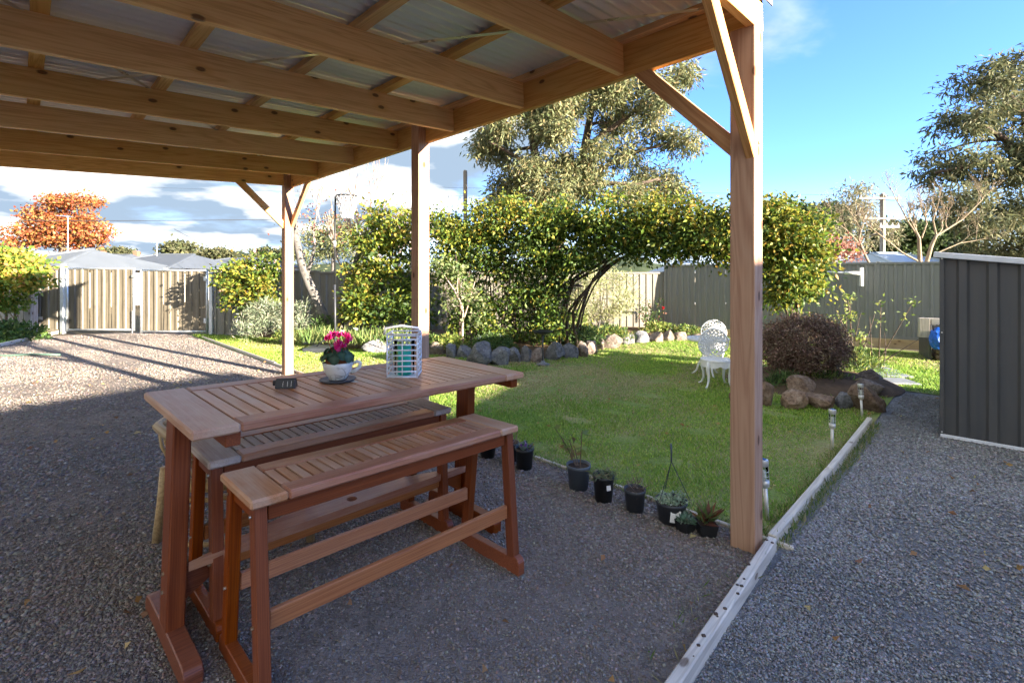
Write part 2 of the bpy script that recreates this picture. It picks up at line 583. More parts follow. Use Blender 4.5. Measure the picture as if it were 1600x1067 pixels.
M['gravel_path'] = gravel('blue_grey_gravel', [(0.12, 0.122, 0.126), (0.225, 0.226, 0.23), (0.29, 0.292, 0.30), (0.24, 0.24, 0.243), (0.42, 0.42, 0.425)],
                          (0.265, 0.262, 0.258), (0.21, 0.19, 0.165), 0.6)


def lawn_mat():
    t = NT('lawn_soil_and_thatch')
    w = t.wcoord()
    n = t.noise(w, 1.1, 5, 0.6)
    n2 = t.noise(w, 30, 5, 0.7)
    col = t.ramp(n, [(0.36, (0.16, 0.25, 0.055)), (0.52, (0.24, 0.31, 0.09)), (0.68, (0.40, 0.35, 0.18))])
    col = t.mix(t.rng(n2, 0.45, 0.7, 0, 0.6), col, (0.10, 0.085, 0.04))
    t.bump(n2, 0.8, 0.02)
    return t.fin(col, 0.95, spec=0.1)


M['lawn'] = lawn_mat()
M['earth'] = plain('dry_earth', (0.13, 0.10, 0.06), 0.95, 0, 0.3, 0.6, 0.4, 20, 0.1, (0.10, 0.12, 0.05), 0.7)
M['bed'] = plain('mulched_bed', (0.11, 0.075, 0.05), 0.95, 0, 0.35, 5, 0.8, 40, 0.1, (0.20, 0.13, 0.08), 0.6)
M['hill'] = plain('wooded_hill', (0.055, 0.075, 0.035), 0.95, 0, 0.4, 0.08, 0.8, 0.5, 0.1, (0.10, 0.10, 0.05), 0.6)


# ------------------------------------------------------------------ mesh helpers
def new_obj(name, me, parent=None):
    o = bpy.data.objects.new(name, me)
    COL.objects.link(o)
    if parent is not None:
        o.parent = parent
    return o


def tag(o, label=None, cat=None, group=None, kind=None):
    if label:
        o['label'] = label
    if cat:
        o['category'] = cat
    if group:
        o['group'] = group
    if kind:
        o['kind'] = kind
    return o


def thing(name, label, cat, loc=(0, 0, 0), rz=0.0, group=None):
    o = bpy.data.objects.new(name, None)
    o.empty_display_size = 0.1
    COL.objects.link(o)
    o.location = loc
    o.rotation_euler = (0, 0, rz)
    return tag(o, label, cat, group)


def copy_tree(o, parent=None):
    c = o.copy()
    COL.objects.link(c)
    c.parent = parent
    for ch in list(o.children):
        copy_tree(ch, c)
    return c


class MB:
    def __init__(s):
        s.v, s.f = [], []

    def add(s, vs, fs):
        k = len(s.v)
        s.v += [tuple(p) for p in vs]
        s.f += [tuple(i + k for i in f) for f in fs]
        return s

    def box(s, lo, hi):
        x0, y0, z0 = lo
        x1, y1, z1 = hi
        return s.add([(x0, y0, z0), (x1, y0, z0), (x1, y1, z0), (x0, y1, z0), (x0, y0, z1), (x1, y0, z1), (x1, y1, z1), (x0, y1, z1)],
                     [(0, 3, 2, 1), (4, 5, 6, 7), (0, 1, 5, 4), (1, 2, 6, 5), (2, 3, 7, 6), (3, 0, 4, 7)])

    def obox(s, a, b, w, h, up=(0, 0, 1)):
        a, b = Vector(a), Vector(b)
        x = (b - a).normalized()
        y = Vector(up).cross(x)
        if y.length < 1e-5:
            y = Vector((0, 1, 0)).cross(x)
        y.normalize()
        z = x.cross(y)
        vs = []
        for p in (a, b):
            for sy, sz in ((-1, -1), (1, -1), (1, 1), (-1, 1)):
                vs.append(p + y * sy * w / 2 + z * sz * h / 2)
        return s.add(vs, [(0, 3, 2, 1), (4, 5, 6, 7), (0, 1, 5, 4), (1, 2, 6, 5), (2, 3, 7, 6), (3, 0, 4, 7)])

    def tube(s, pts, rad, n=8, cap=True, closed=False):
        pts = [Vector(p) for p in pts]
        m = len(pts)
        if isinstance(rad, (int, float)):
            rad = [rad] * m
        ref = None
        rings = []
        for i, p in enumerate(pts):
            if closed:
                d = pts[(i + 1) % m] - pts[i - 1]
            else:
                d = pts[min(i + 1, m - 1)] - pts[max(i - 1, 0)]
            if d.length < 1e-9:
                d = Vector((0, 0, 1))
            d.normalize()
            if ref is None:
                ref = d.orthogonal().normalized()
            ref = ref - d * ref.dot(d)
            if ref.length < 1e-6:
                ref = d.orthogonal()
            ref.normalize()
            y = d.cross(ref)
            rings.append([p + (ref * math.cos(2 * math.pi * j / n) + y * math.sin(2 * math.pi * j / n)) * rad[i] for j in range(n)])
        vs = [q for rg in rings for q in rg]
        fs = []
        for i in range(m if closed else m - 1):
            k = (i + 1) % m
            for j in range(n):
                fs.append((i * n + j, i * n + (j + 1) % n, k * n + (j + 1) % n, k * n + j))
        if cap and not closed:
            fs.append(tuple(range(n))[::-1])
            fs.append(tuple((m - 1) * n + j for j in range(n)))
        return s.add(vs, fs)

    def lathe(s, prof, n=24, o=(0, 0, 0)):
        vs, fs = [], []
        for r_, z in prof:
            for j in range(n):
                a = 2 * math.pi * j / n
                vs.append((o[0] + r_ * math.cos(a), o[1] + r_ * math.sin(a), o[2] + z))
        for i in range(len(prof) - 1):
            for j in range(n):
                fs.append((i * n + j, i * n + (j + 1) % n, (i + 1) * n + (j + 1) % n, (i + 1) * n + j))
        return s.add(vs, fs)

    def prism(s, poly, a, b):
        """poly: 2-D outline, extruded in z from a to b"""
        n = len(poly)
        vs = [(x, y, a) for x, y in poly] + [(x, y, b) for x, y in poly]
        fs = [tuple(range(n))[::-1], tuple(range(n, 2 * n))] + [(i, (i + 1) % n, n + (i + 1) % n, n + i) for i in range(n)]
        return s.add(vs, fs)

    def xf(s, mat):
        s.v = [tuple(mat @ Vector(p)) for p in s.v]
        return s

    def mesh(s, name, mat=None, smooth=False, bevel=0.0, seg=1):
        me = bpy.data.meshes.new(name)
        me.from_pydata(s.v, [], s.f)
        if bevel:
            bm = bmesh.new()
            bm.from_mesh(me)
            bmesh.ops.recalc_face_normals(bm, faces=bm.faces)
            bmesh.ops.bevel(bm, geom=[e for e in bm.edges if e.calc_face_angle(0) > 0.5], offset=bevel, segments=seg, affect='EDGES', profile=0.5)
            bm.to_mesh(me)
            bm.free()
        if mat:
            me.materials.append(M[mat] if isinstance(mat, str) else mat)
        if smooth:
            me.polygons.foreach_set('use_smooth', [True] * len(me.polygons))
        me.update()
        return me

    def build(s, name, mat, parent=None, smooth=False, bevel=0.0, seg=1, loc=None):
        o = new_obj(name, s.mesh(name, mat, smooth, bevel, seg), parent)
        if loc is not None:
            o.location = loc
        return o


BOXC = {}


def plank(name, a, b, w, h, mat, parent=None, up=(0, 0, 1), bevel=0.003, roll=0.0):
    """a board from a to b (in the parent's space) whose own X axis runs along its grain; alike boards share a mesh"""
    a, b = Vector(a), Vector(b)
    L = (b - a).length
    key = (round(L, 3), round(w, 4), round(h, 4), mat, bevel)
    if key not in BOXC:
        BOXC[key] = MB().box((-L / 2, -w / 2, -h / 2), (L / 2, w / 2, h / 2)).mesh(name, mat, bevel=bevel)
    x = (b - a).normalized()
    y = Vector(up).cross(x)
    if y.length < 1e-5:
        y = Vector((0, 1, 0)).cross(x)
    y.normalize()
    z = x.cross(y)
    mt = Matrix((x, y, z)).transposed().to_4x4()
    mt.translation = (a + b) / 2
    o = new_obj(name, BOXC[key], parent)
    o.matrix_local = mt
    return o


def np_mesh(name, V, Fc, mat, cols=None, parent=None, smooth=False):
    """V (n,3), Fc (m,3|4); cols (n,3) linear"""
    me = bpy.data.meshes.new(name)
    k = Fc.shape[1]
    me.vertices.add(len(V))
    me.vertices.foreach_set('co', np.ascontiguousarray(V, np.float32).ravel())
    me.loops.add(Fc.size)
    me.loops.foreach_set('vertex_index', np.ascontiguousarray(Fc, np.int32).ravel())
    me.polygons.add(len(Fc))
    me.polygons.foreach_set('loop_start', np.arange(0, Fc.size, k, dtype=np.int32))
    me.polygons.foreach_set('loop_total', np.full(len(Fc), k, np.int32))
    if smooth:
        me.polygons.foreach_set('use_smooth', np.ones(len(Fc), bool))
    if cols is not None:
        at = me.color_attributes.new('Col', 'FLOAT_COLOR', 'POINT')
        c4 = np.ones((len(V), 4), np.float32)
        c4[:, :3] = cols
        at.data.foreach_set('color', c4.ravel())
    me.update(calc_edges=True)
    me.materials.append(M[mat])
    return new_obj(name, me, parent)


def unit(a):
    return a / np.maximum(np.linalg.norm(a, axis=1, keepdims=True), 1e-9)


def leaf_mesh(name, pts, dirs, L, W, cols, mat, parent=None, fold=0.18, lobed=False):
    n = len(pts)
    d = unit(dirs)
    s_ = unit(np.cross(d, unit(RNG.normal(size=(n, 3)))))
    nn = np.cross(d, s_)
    L = np.broadcast_to(L, (n,))[:, None]
    W = np.broadcast_to(W, (n,))[:, None]
    p0 = pts
    p1 = pts + d * L * 0.42 + s_ * W * 0.5 + nn * W * fold
    p2 = pts + d * L
    p3 = pts + d * L * 0.42 - s_ * W * 0.5 + nn * W * fold
    V = np.stack([p0, p1, p2, p3], 1).reshape(-1, 3)
    i = np.arange(n)[:, None] * 4
    Fc = np.concatenate([i + np.array([[0, 1, 2]]), i + np.array([[0, 2, 3]])], 0)
    C = np.repeat(cols, 4, 0)
    return np_mesh(name, V, Fc, mat, C, parent)


def palette(n, cols, w=None, jit=0.12):
    cols = np.array(cols, float)
    k = RNG.choice(len(cols), n, p=None if w is None else np.array(w) / np.sum(w))
    c = cols[k] * RNG.uniform(1 - jit, 1 + jit, (n, 1)) * RNG.uniform(1 - jit * 0.5, 1 + jit * 0.5, (n, 3))
    return np.clip(c, 0.003, 0.95)


def in_ell(n, rad, shell=0.35):
    d = unit(RNG.normal(size=(n, 3)))
    rr = RNG.uniform(shell, 1, (n, 1)) ** (1 / 2.0)
    return d * rr * np.array(rad)


def curve_pts(a, b, bow, n=5):
    a, b, bow = Vector(a), Vector(b), Vector(bow)
    return [a.lerp(b, i / (n - 1)) + bow * math.sin(math.pi * i / (n - 1)) for i in range(n)]


def tree(name, label, cat, base, trunks, blobs, leaf, bark_m, group=None, leafmat_='leaf', anchors=None):
    """trunks: list of (points, r0, r1) in world space; blobs: list of (centre, radii, clusters, leaves per cluster, cluster radius)
    leaf: dict L, W, pal, w, droop, jit, up"""
    root = thing(name, label, cat, base, group=group)
    b = Vector(base)
    mb = MB()
    nodes = []
    for pts, r0, r1 in trunks:
        pts = [Vector(p) for p in pts]
        # smooth resample
        fine = []
        for i in range(len(pts) - 1):
            for k in range(3):
                fine.append(pts[i].lerp(pts[i + 1], k / 3))
        fine.append(pts[-1])
        m = len(fine)
        for i in range(1, m - 1):
            fine[i] = (fine[i - 1] + fine[i] * 2 + fine[i + 1]) / 4
        rad = [r0 + (r1 - r0) * i / (m - 1) for i in range(m)]
        mb.tube([p - b for p in fine], rad, 8)
        nodes += [(p, rr) for p, rr in zip(fine, rad)][m // 4:]
    LP, LD, LC = [], [], []
    for blob in blobs:
        c, rad, ncl, nl, cr_ = blob[:5]
        pal_w = blob[5] if len(blob) > 5 else leaf.get('w')
        c = Vector(c)
        if nodes:
            k = min(range(len(nodes)), key=lambda q: (nodes[q][0] - c).length + max(0, nodes[q][0].z - c.z) * 0.6)
            p0, rr = nodes[k]
            rr = rr * 0.55
            ln = (c - p0).length
            cp = curve_pts(p0, c, (random.uniform(-.08, .08) * ln, random.uniform(-.08, .08) * ln, random.uniform(-.02, .1) * ln), 5)
            mb.tube([p - b for p in cp], [rr * (1 - 0.14 * i) for i in range(5)], 6, cap=False)
            src = [(cp[2], rr * .6), (cp[3], rr * .5), (cp[4], rr * .42)]
        else:
            src = []
        offs = in_ell(ncl, rad, leaf.get('shell', 0.25))
        for oi_, of in enumerate(offs):
            cc = np.array(c) + of
            if src:
                p0, rr = min(src, key=lambda q: (q[0] - Vector(cc)).length)
                ln = (Vector(cc) - p0).length
                cp = curve_pts(p0, cc, (random.uniform(-.1, .1) * ln, random.uniform(-.1, .1) * ln, random.uniform(0, .12) * ln), 4)
                mb.tube([p - b for p in cp], [rr * .7, rr * .5, rr * .35, rr * .2], 4, cap=False)
            q = RNG.normal(size=(nl, 3)) * np.array([cr_, cr_, cr_ * leaf.get('flat', 0.8)]) * 0.55
            d = RNG.normal(size=(nl, 3)) + q / cr_ * 0.9
            d[:, 2] += leaf.get('up', 0.0) - leaf.get('droop', 0.0)
            LP.append(cc + q)
            LD.append(d)
            col = palette(nl, leaf['pal'], pal_w, leaf.get('jit', 0.15)) * RNG.uniform(0.85, 1.15)
            LC.append(col)
    mb.build('trunk', bark_m, root, smooth=True)
    if LP:
        LP, LD, LC = np.concatenate(LP), np.concatenate(LD), np.concatenate(LC)
        n = len(LP)
        sz = RNG.uniform(0.65, 1.25, n)
        leaf_mesh('crown', LP - np.array(b), LD, leaf['L'] * sz, leaf['W'] * sz, np.clip(LC, 0, .95), leafmat_, root)
    return root


def bare_branches(mb, p, d, ln, r, depth, spread=0.6, up=0.15, nchild=3, seed_shrink=0.72):
    """recursive twigs into mb"""
    p, d = Vector(p), Vector(d).normalized()
    bow = Vector((random.uniform(-1, 1), random.uniform(-1, 1), random.uniform(-.3, .7))) * ln * 0.10
    e = p + d * ln
    cp = curve_pts(p, e, bow, 4)
    mb.tube(cp, [r, r * .88, r * .76, r * .62], 5 if depth > 1 else 3, cap=False)
    if depth == 0:
        return
    for i in range(nchild):
        tpos = random.uniform(0.45, 1.0) if i else 1.0
        q = cp[-1].lerp(cp[1], (1 - tpos) * 1.2) if tpos < 1 else cp[-1]
        nd = d + Vector((random.uniform(-1, 1), random.uniform(-1, 1), random.uniform(-.6, 1))) * spread + Vector((0, 0, up))
        bare_branches(mb, q, nd, ln * seed_shrink * random.uniform(.75, 1.15), r * .58, depth - 1, spread, up, nchild, seed_shrink)


# ------------------------------------------------------------------ ground, drive, path, lawn, beds
def surface(name, mat, rho, beta, dz, kind='structure'):
    rho, beta = np.array(rho, float), np.array(beta, float)
    A, B = np.meshgrid(rho, beta, indexing='ij')
    X, Y = RX * A + BX * B, RY * A + BY * B
    V = np.stack([X, Y, zg(X, Y) + dz], -1).reshape(-1, 3)
    n, m = len(rho), len(beta)
    i, j = np.meshgrid(np.arange(n - 1), np.arange(m - 1), indexing='ij')
    q = (i * m + j).ravel()
    Fc = np.stack([q, q + m, q + m + 1, q + 1], 1)
    o = np_mesh(name, V, Fc, mat)
    return tag(o, kind=kind)


KN = [-6, -4, -3, -2.4, -2, -1.6, -1.2, -.8, -.3, .5, 1.2, 2, 2.93]
surface('ground', 'earth', [-900, -300, -100, -40, -15, -6, -3, -2, -1.5, -1, 0, 2, 4, 4.8, 5.2, 5.6, 6, 6.6, 8, 14, 40, 100, 300, 900],
        [-900, -300, -100, -40, -15, 0, 15, 40, 100, 300, 900], -0.05)
surface('driveway', 'gravel_drive', KN, [0.80, 4, 8, 12, 15.5], 0.0)
surface('path', 'gravel_path', KN + [4, 4.6, 5, 5.4, 5.8, 6.3, 7, 8.45], [-9, -4, -1, 0.86], -0.004)
surface('lawn', 'lawn', [2.93, 4, 4.6, 5, 5.4, 5.8, 6.3, 7, 8.45, 10, 13], [0.84, 4, 8, 12, 14.2], 0.006)
surface('lawn', 'lawn', [8.45, 10, 13], [-7, -4, 0.84], 0.006)

# left-hand grass patch beside the drive
pl = [Vector((-11.1, 11.75, 0)), Vector((-10.6, 10.4, 0)), Vector((-9.75, 9.0, 0)), Vector((-9.6, 7.6, 0)), Vector((-14, 7.6, 0)), Vector((-14, 11.75, 0))]
mb = MB()
mb.add([(p.x, p.y, zgf(p.x, p.y) + 0.012) for p in pl], [tuple(range(6))])
tag(mb.build('lawn', 'lawn'), kind='structure')

# raised planting bed along the back fence; its front edge follows the rocks
BED_PX = [(372, 522), (440, 533), (500, 541), (560, 547), (610, 552), (680, 554), (722, 558), (760, 566), (806, 564), (840, 563), (888, 558), (924, 551),
          (957, 541), (1002, 533), (1046, 530), (1085, 528), (1120, 524), (1160, 527)]
BED = [G(x, y) for x, y in BED_PX]
FA, FCOR = Vector((-7.2, 12.02, 0)), Vector((4.16, 13.3, 0))          # back fence ends


def fence_y(x):
    return FA.y + (x - FA.x) / (FCOR.x - FA.x) * (FCOR.y - FA.y)


def bed_front(x):
    xs = [p.x for p in BED]
    ys = [p.y for p in BED]
    return np.interp(x, xs, ys, left=50, right=50)


mb = MB()
vs, fs = [], []
for k, p in enumerate(BED):
    yb = max(fence_y(p.x) - 0.06, p.y + 0.2)
    for q, (tt, dz) in enumerate(((0, 0.0), (0.12, 0.10), (0.35, 0.16), (0.7, 0.17), (1.0, 0.16))):
        y = p.y + (yb - p.y) * tt
        vs.append((p.x, y, zgf(p.x, y) + dz + 0.008 + 0.02 * math.sin(k * 2.1 + q * 1.7)))
for k in range(len(BED) - 1):
    for q in range(4):
        fs.append((k * 5 + q, (k + 1) * 5 + q, (k + 1) * 5 + q + 1, k * 5 + q + 1))
tag(mb.add(vs, fs).build('garden_bed', 'bed', smooth=True), kind='structure')

# round bed for the dark bush on the right
BUSH = XY(1255, 7.1)
mb = MB()
ring = []
cen = Vector((BUSH.x + 0.05, BUSH.y - 0.05, 0))
for rr, dz in ((1.20, 0.0), (1.0, 0.09), (0.6, 0.15), (0.02, 0.16)):
    for j in range(28):
        a = 2 * math.pi * j / 28
        x, y = cen.x + rr * 1.0 * math.cos(a), cen.y + rr * 0.78 * math.sin(a)
        ring.append((x, y, zgf(x, y) + dz + 0.008))
fs = [(i * 28 + j, i * 28 + (j + 1) % 28, (i + 1) * 28 + (j + 1) % 28, (i + 1) * 28 + j) for i in range(3) for j in range(28)]
tag(mb.add(ring, fs).build('garden_bed', 'bed', smooth=True), kind='structure')

# distant wooded rise on the horizon
mb = MB()
vs, fs = [], []
NH = 80
for j in range(NH):
    a = R(-75) + R(150) * j / (NH - 1)
    for q, (dist, hh) in enumerate(((260, 0), (330, 1), (420, 0.8))):
        hgt = 9 + 5 * math.sin(j * .31) + 3 * math.sin(j * .83 + 1) + (3 if a > R(20) else 0) * min(1, (a - R(20)) / R(14))
        vs.append((math.sin(a) * dist, math.cos(a) * dist, -2 + hgt * hh * (1 + .12 * math.sin(j * 2.7))))
for j in range(NH - 1):
    for q in range(2):
        fs.append((j * 3 + q, (j + 1) * 3 + q, (j + 1) * 3 + q + 1, j * 3 + q + 1))
tag(mb.add(vs, fs).build('hill', 'hill', smooth=True), kind='structure')

# ------------------------------------------------------------------ the carport
C1 = Vector((1.289, 2.555, 0))
zc = zgf(C1.x, C1.y)
ANG = math.atan2(RY, RX)
cp = thing('carport', 'open timber carport with corrugated steel roof over the gravel', 'carport', (C1.x, C1.y, zc), ANG)
PW = 0.128
ZB = 2.80                      # underside of the beam
SL = 0.0616                    # roof fall per metre towards the house
XB0, XB1 = 0.085, 0.130
DEP = 4.6
BEAML = 6.72


def roof_z(x, base):
    return base + SL * (x - XB0)


for i, s in enumerate((0.0, 3.09, 6.51)):
    top = ZB + 0.02 if i == 0 else ZB + 0.20
    plank('post', (PW / 2, s + PW / 2, -0.05), (PW / 2, s + PW / 2, top), PW, PW, 'post', cp, up=(1, 0, 0), bevel=0.004)
    xo = -DEP + PW / 2
    plank('post', (xo, s + PW / 2, -0.05), (xo, s + PW / 2, roof_z(xo, ZB + 0.0)), PW, PW, 'post', cp, up=(1, 0, 0), bevel=0.004)
# beams (the outer one is housed in the posts, 1 mm proud of them)
plank('beam', ((XB0 + XB1) / 2, -0.001 + 0.047, ZB + 0.11), ((XB0 + XB1) / 2, BEAML, ZB + 0.11), XB1 - XB0 + 0.002, 0.22, 'pine', cp)
zo = roof_z(-DEP, ZB + 0.02)
plank('beam', (-DEP - 0.024, 0.0, zo + 0.08), (-DEP - 0.024, BEAML, zo + 0.08), 0.045, 0.22, 'pine', cp)
RB_Z = ZB + 0.02
for i, s in enumerate((0.0, 0.845, 1.756, 2.646, 3.60, 4.57, 5.57, 6.552)):
    x1 = XB1 if i == 0 else (XB0 - 0.001 if i < 7 else -0.001)
    a = (-DEP, s + 0.0225, roof_z(-DEP, RB_Z) + 0.10)
    b_ = (x1, s + 0.0225, roof_z(x1, RB_Z) + 0.10)
    plank('rafter', a, b_, 0.045, 0.20, 'pine', cp)
BZ = RB_Z + 0.20
for x in (0.075, -0.655, -1.325, -1.99, -2.66, -3.33, -4.0, -4.55):
    plank('batten', (x, -0.02, roof_z(x, BZ) + 0.024), (x, BEAML, roof_z(x, BZ) + 0.024), 0.075, 0.046, 'pine', cp)
# corrugated sheets, each 0.762 m wide, laid along the fall
SX0, SX1 = -DEP - 0.12, 0.20
vs, fs = [], []
NC = 11
K = NC * 8
for k in range(K + 1):
    y = 0.8382 * k / K
    h = 0.014 * math.cos(2 * math.pi * k / 8)
    vs += [(SX0, y, roof_z(SX0, 0) + h), (SX1, y, roof_z(SX1, 0) + h)]
for k in range(K):
    fs.append((2 * k, 2 * k + 1, 2 * k + 3, 2 * k + 2))
sheet = MB().add(vs, fs).mesh('roof_sheet', 'iron', smooth=True)
for k in range(9):
    o = new_obj('roof_sheet', sheet, cp)
    o.location = (0, -0.06 + 0.762 * k, BZ + 0.047 + 0.0165 + (0.0016 if k % 2 else 0))
plank('flashing', (SX0, -0.026, roof_z(SX0, BZ) + 0.02), (0.20, -0.026, roof_z(0.20, BZ) + 0.02), 0.006, 0.13, 'flash', cp, bevel=0)
# diagonal bracing straps
for a, b_ in (((0.0, 0.3), (-4.4, 6.5)), ((0.0, 6.5), (-4.4, 0.3))):
    za, zb = roof_z(a[0], BZ) - 0.006, roof_z(b_[0], BZ) - 0.006
    plank('strap', (a[0], a[1], za), (b_[0], b_[1], zb), 0.03, 0.0015, 'strap', cp, bevel=0)
# knee braces
zp1 = 2.15
plank('brace', (0.108, 0.09, zp1), (0.108, 0.74, ZB - 0.005 + 0.03), 0.088, 0.043, 'brace', cp, up=(1, 0, 0))
plank('brace', (0.04, 0.024, zp1 - 0.02), (-0.60, 0.024, ZB + 0.03), 0.088, 0.043, 'brace', cp, up=(0, 1, 0))
plank('brace', (0.108, 6.56, zp1 + 0.06), (0.108, 5.92, ZB + 0.025), 0.088, 0.043, 'brace', cp, up=(1, 0, 0))
plank('brace', (0.02, 6.575, zp1 + 0.06), (-0.62, 6.575, ZB + 0.02), 0.088, 0.043, 'brace', cp, up=(0, 1, 0))
for (x, y, z, ax) in ((-0.003, 0.05, 2.19, 0), (0.0, 6.55, 2.27, 0), (0.06, -0.002, 2.2, 1)):
    q = MB().tube([(0, 0, -0.008), (0, 0, 0.008)], 0.011, 6)
    q.xf(Matrix.Translation((x, y, z)) @ Matrix.Rotation(R(90), 4, 'Y' if ax == 0 else 'X'))
    q.build('bolt', 'steel', cp)


# ------------------------------------------------------------------ fences, gates
def sheet_mesh(name, w, h, mat, pitch=0.13, depth=0.022, phase=0.0):
    pts = []
    x = -0.0
    prof = [(0.0, 0), (0.50, 0), (0.60, 1), (0.86, 1), (0.96, 0)]
    n = int(math.ceil(w / pitch))
    for k in range(n + 1):
        for fx, d in prof:
            xx = (k + fx) * pitch
            if xx <= w:
                pts.append((xx, -d * depth))
    pts.append((w, pts[-1][1]))
    vs, fs = [], []
    for x, y in pts:
        vs += [(x, y, 0), (x, y, h)]
    for k in range(len(pts) - 1):
        fs.append((2 * k, 2 * k + 2, 2 * k + 3, 2 * k + 1))
    return MB().add(vs, fs).mesh(name, mat)


def fence_run(name, label, a, b, h, mat, plinth=0.0, bay=2.35, pitch=0.13, post_w=0.06, dz=0.0, railmat=None, top_fn=None):
    a, b = Vector(a), Vector(b)
    L = (b.xy - a.xy).length
    nb = max(1, round(L / bay))
    bl = L / nb
    d = (b - a)
    d.z = 0
    d.normalize()
    rz = math.atan2(d.y, d.x)
    root = thing(name, label, 'fence', (a.x, a.y, zgf(a.x, a.y) + dz), rz)
    ns = 3
    sw = (bl - post_w) / ns
    me = sheet_mesh('sheet', sw, h, mat, pitch)
    for k in range(nb + 1):
        x = k * bl
        wp = a + d * x
        z = zgf(wp.x, wp.y) - zgf(a.x, a.y)
        plank('fence_post', (x, 0, z - 0.05), (x, 0, z + plinth + h + 0.02), post_w, 0.05, railmat or mat, root, up=(0, 1, 0), bevel=0.004)
        if k == nb:
            break
        wm = a + d * (x + bl / 2)
        zm = zgf(wm.x, wm.y) - zgf(a.x, a.y)
        for q in range(ns):
            o = new_obj('sheet', me, root)
            o.location = (x + post_w / 2 + q * sw, 0.002 * (q % 2), zm + plinth)
        for zz, hh in ((plinth + h - 0.02, 0.05), (plinth + 0.025, 0.06)):
            plank('rail', (x + post_w / 2 + .001, -0.012, zm + zz), (x + bl - post_w / 2 - .001, -0.012, zm + zz), 0.042, hh, railmat or mat, root, bevel=0.003)
        if plinth:
            plank('plinth_board', (x + 0.002, -0.03, zm + plinth / 2 - 0.004), (x + bl - 0.002, -0.03, zm + plinth / 2 - 0.004), 0.05, plinth, 'plinth', root)
    return root


fence_run('steel_fence', 'long beige steel fence behind the garden bed and vine arch', FA, (FCOR.x, FCOR.y, 0), 1.66, 'fence_beige', pitch=0.19)
RF_DIR = Vector((8.75 - 4.16, 10.2 - 13.3, 0)).normalized()
RF_END = Vector((4.22, 13.24, 0)) + RF_DIR * 14.0
fence_run('steel_fence', 'grey ribbed steel fence on pine plinth boards behind the white chairs', (4.22, 13.24, 0), RF_END, 1.66, 'fence_grey', plinth=0.2, pitch=0.155)

GY = 12.0


def gx(px):
    return (px - 800) / F * GY


fence_run('steel_fence', 'narrow beige steel fence panel left of the double gate', (gx(50), GY + 0.03, 0), (gx(94), GY + 0.03, 0), 1.58, 'gate_sheet', bay=0.8, pitch=0.17)
fence_run('steel_fence', 'narrow olive steel fence panel right of the double gate', (gx(336), GY + 0.03, 0), (gx(378), GY + 0.03, 0), 1.58, 'fence_dark', bay=0.8, pitch=0.17)


def gate_leaf(x0, x1, label):
    z0 = zgf((x0 + x1) / 2, GY)
    root = thing('gate', label, 'gate', (x0, GY, z0))
    w = x1 - x0
    hh = 1.62
    for a, b_ in (((0.03, 0, .05), (0.03, 0, hh)), ((w - .03, 0, .05), (w - .03, 0, hh))):
        MB().tube([a, b_], 0.03, 10).build('frame_stile', 'galv', root, smooth=True)
    for zz in (0.08, hh - 0.02):
        MB().tube([(0.055, 0, zz), (w - .055, 0, zz)], 0.026, 10).build('frame_rail', 'galv', root, smooth=True)
    sw = (w - 0.1) / 3
    me = sheet_mesh('sheet', sw, hh - 0.12, 'gate_sheet', 0.19, 0.025)
    for k in range(3):
        o = new_obj('sheet', me, root)
        o.location = (0.05 + k * sw, 0.01 + 0.002 * (k % 2), 0.08)
    return root


gl = gate_leaf(gx(103.5), gx(211), 'left leaf of the beige steel double gate with galvanised frame')
gr = gate_leaf(gx(219), gx(325.5), 'right leaf of the beige steel double gate, shaded by the rose bush')
for g_, xx in ((gl, 0.04), (gr, gx(325.5) - gx(219) - 0.04)):
    for zz in (0.35, 1.4):
        MB().box((xx - .05, -.05, zz - .06), (xx + .02, -.032, zz + .06)).build('hinge', 'galv', g_, bevel=0.004)
MB().box((gx(211) - gx(103.5) - .05, -.06, 1.38), (gx(211) - gx(103.5) + .06, -.035, 1.44)).build('latch', 'galv', gl, bevel=0.004)
MB().tube([(gx(211) - gx(103.5) - .03, -.05, 0.0), (gx(211) - gx(103.5) - .03, -.05, 0.55)], 0.01, 8).build('drop_bolt', 'galv', gl)
for px, lab in ((98.5, 'galvanised square gate post at the left end of the gate'), (330.5, 'galvanised square gate post beside the yellow rose bush')):
    x = gx(px)
    root = thing('gate_post', lab, 'post', (x, GY, zgf(x, GY)))
    MB().box((-.045, -.045, -.05), (.045, .045, 1.68)).build('shaft', 'galv', root, bevel=0.008)
    MB().box((-.05, -.05, 1.68), (.05, .05, 1.70)).build('cap', 'galv', root, bevel=0.006)

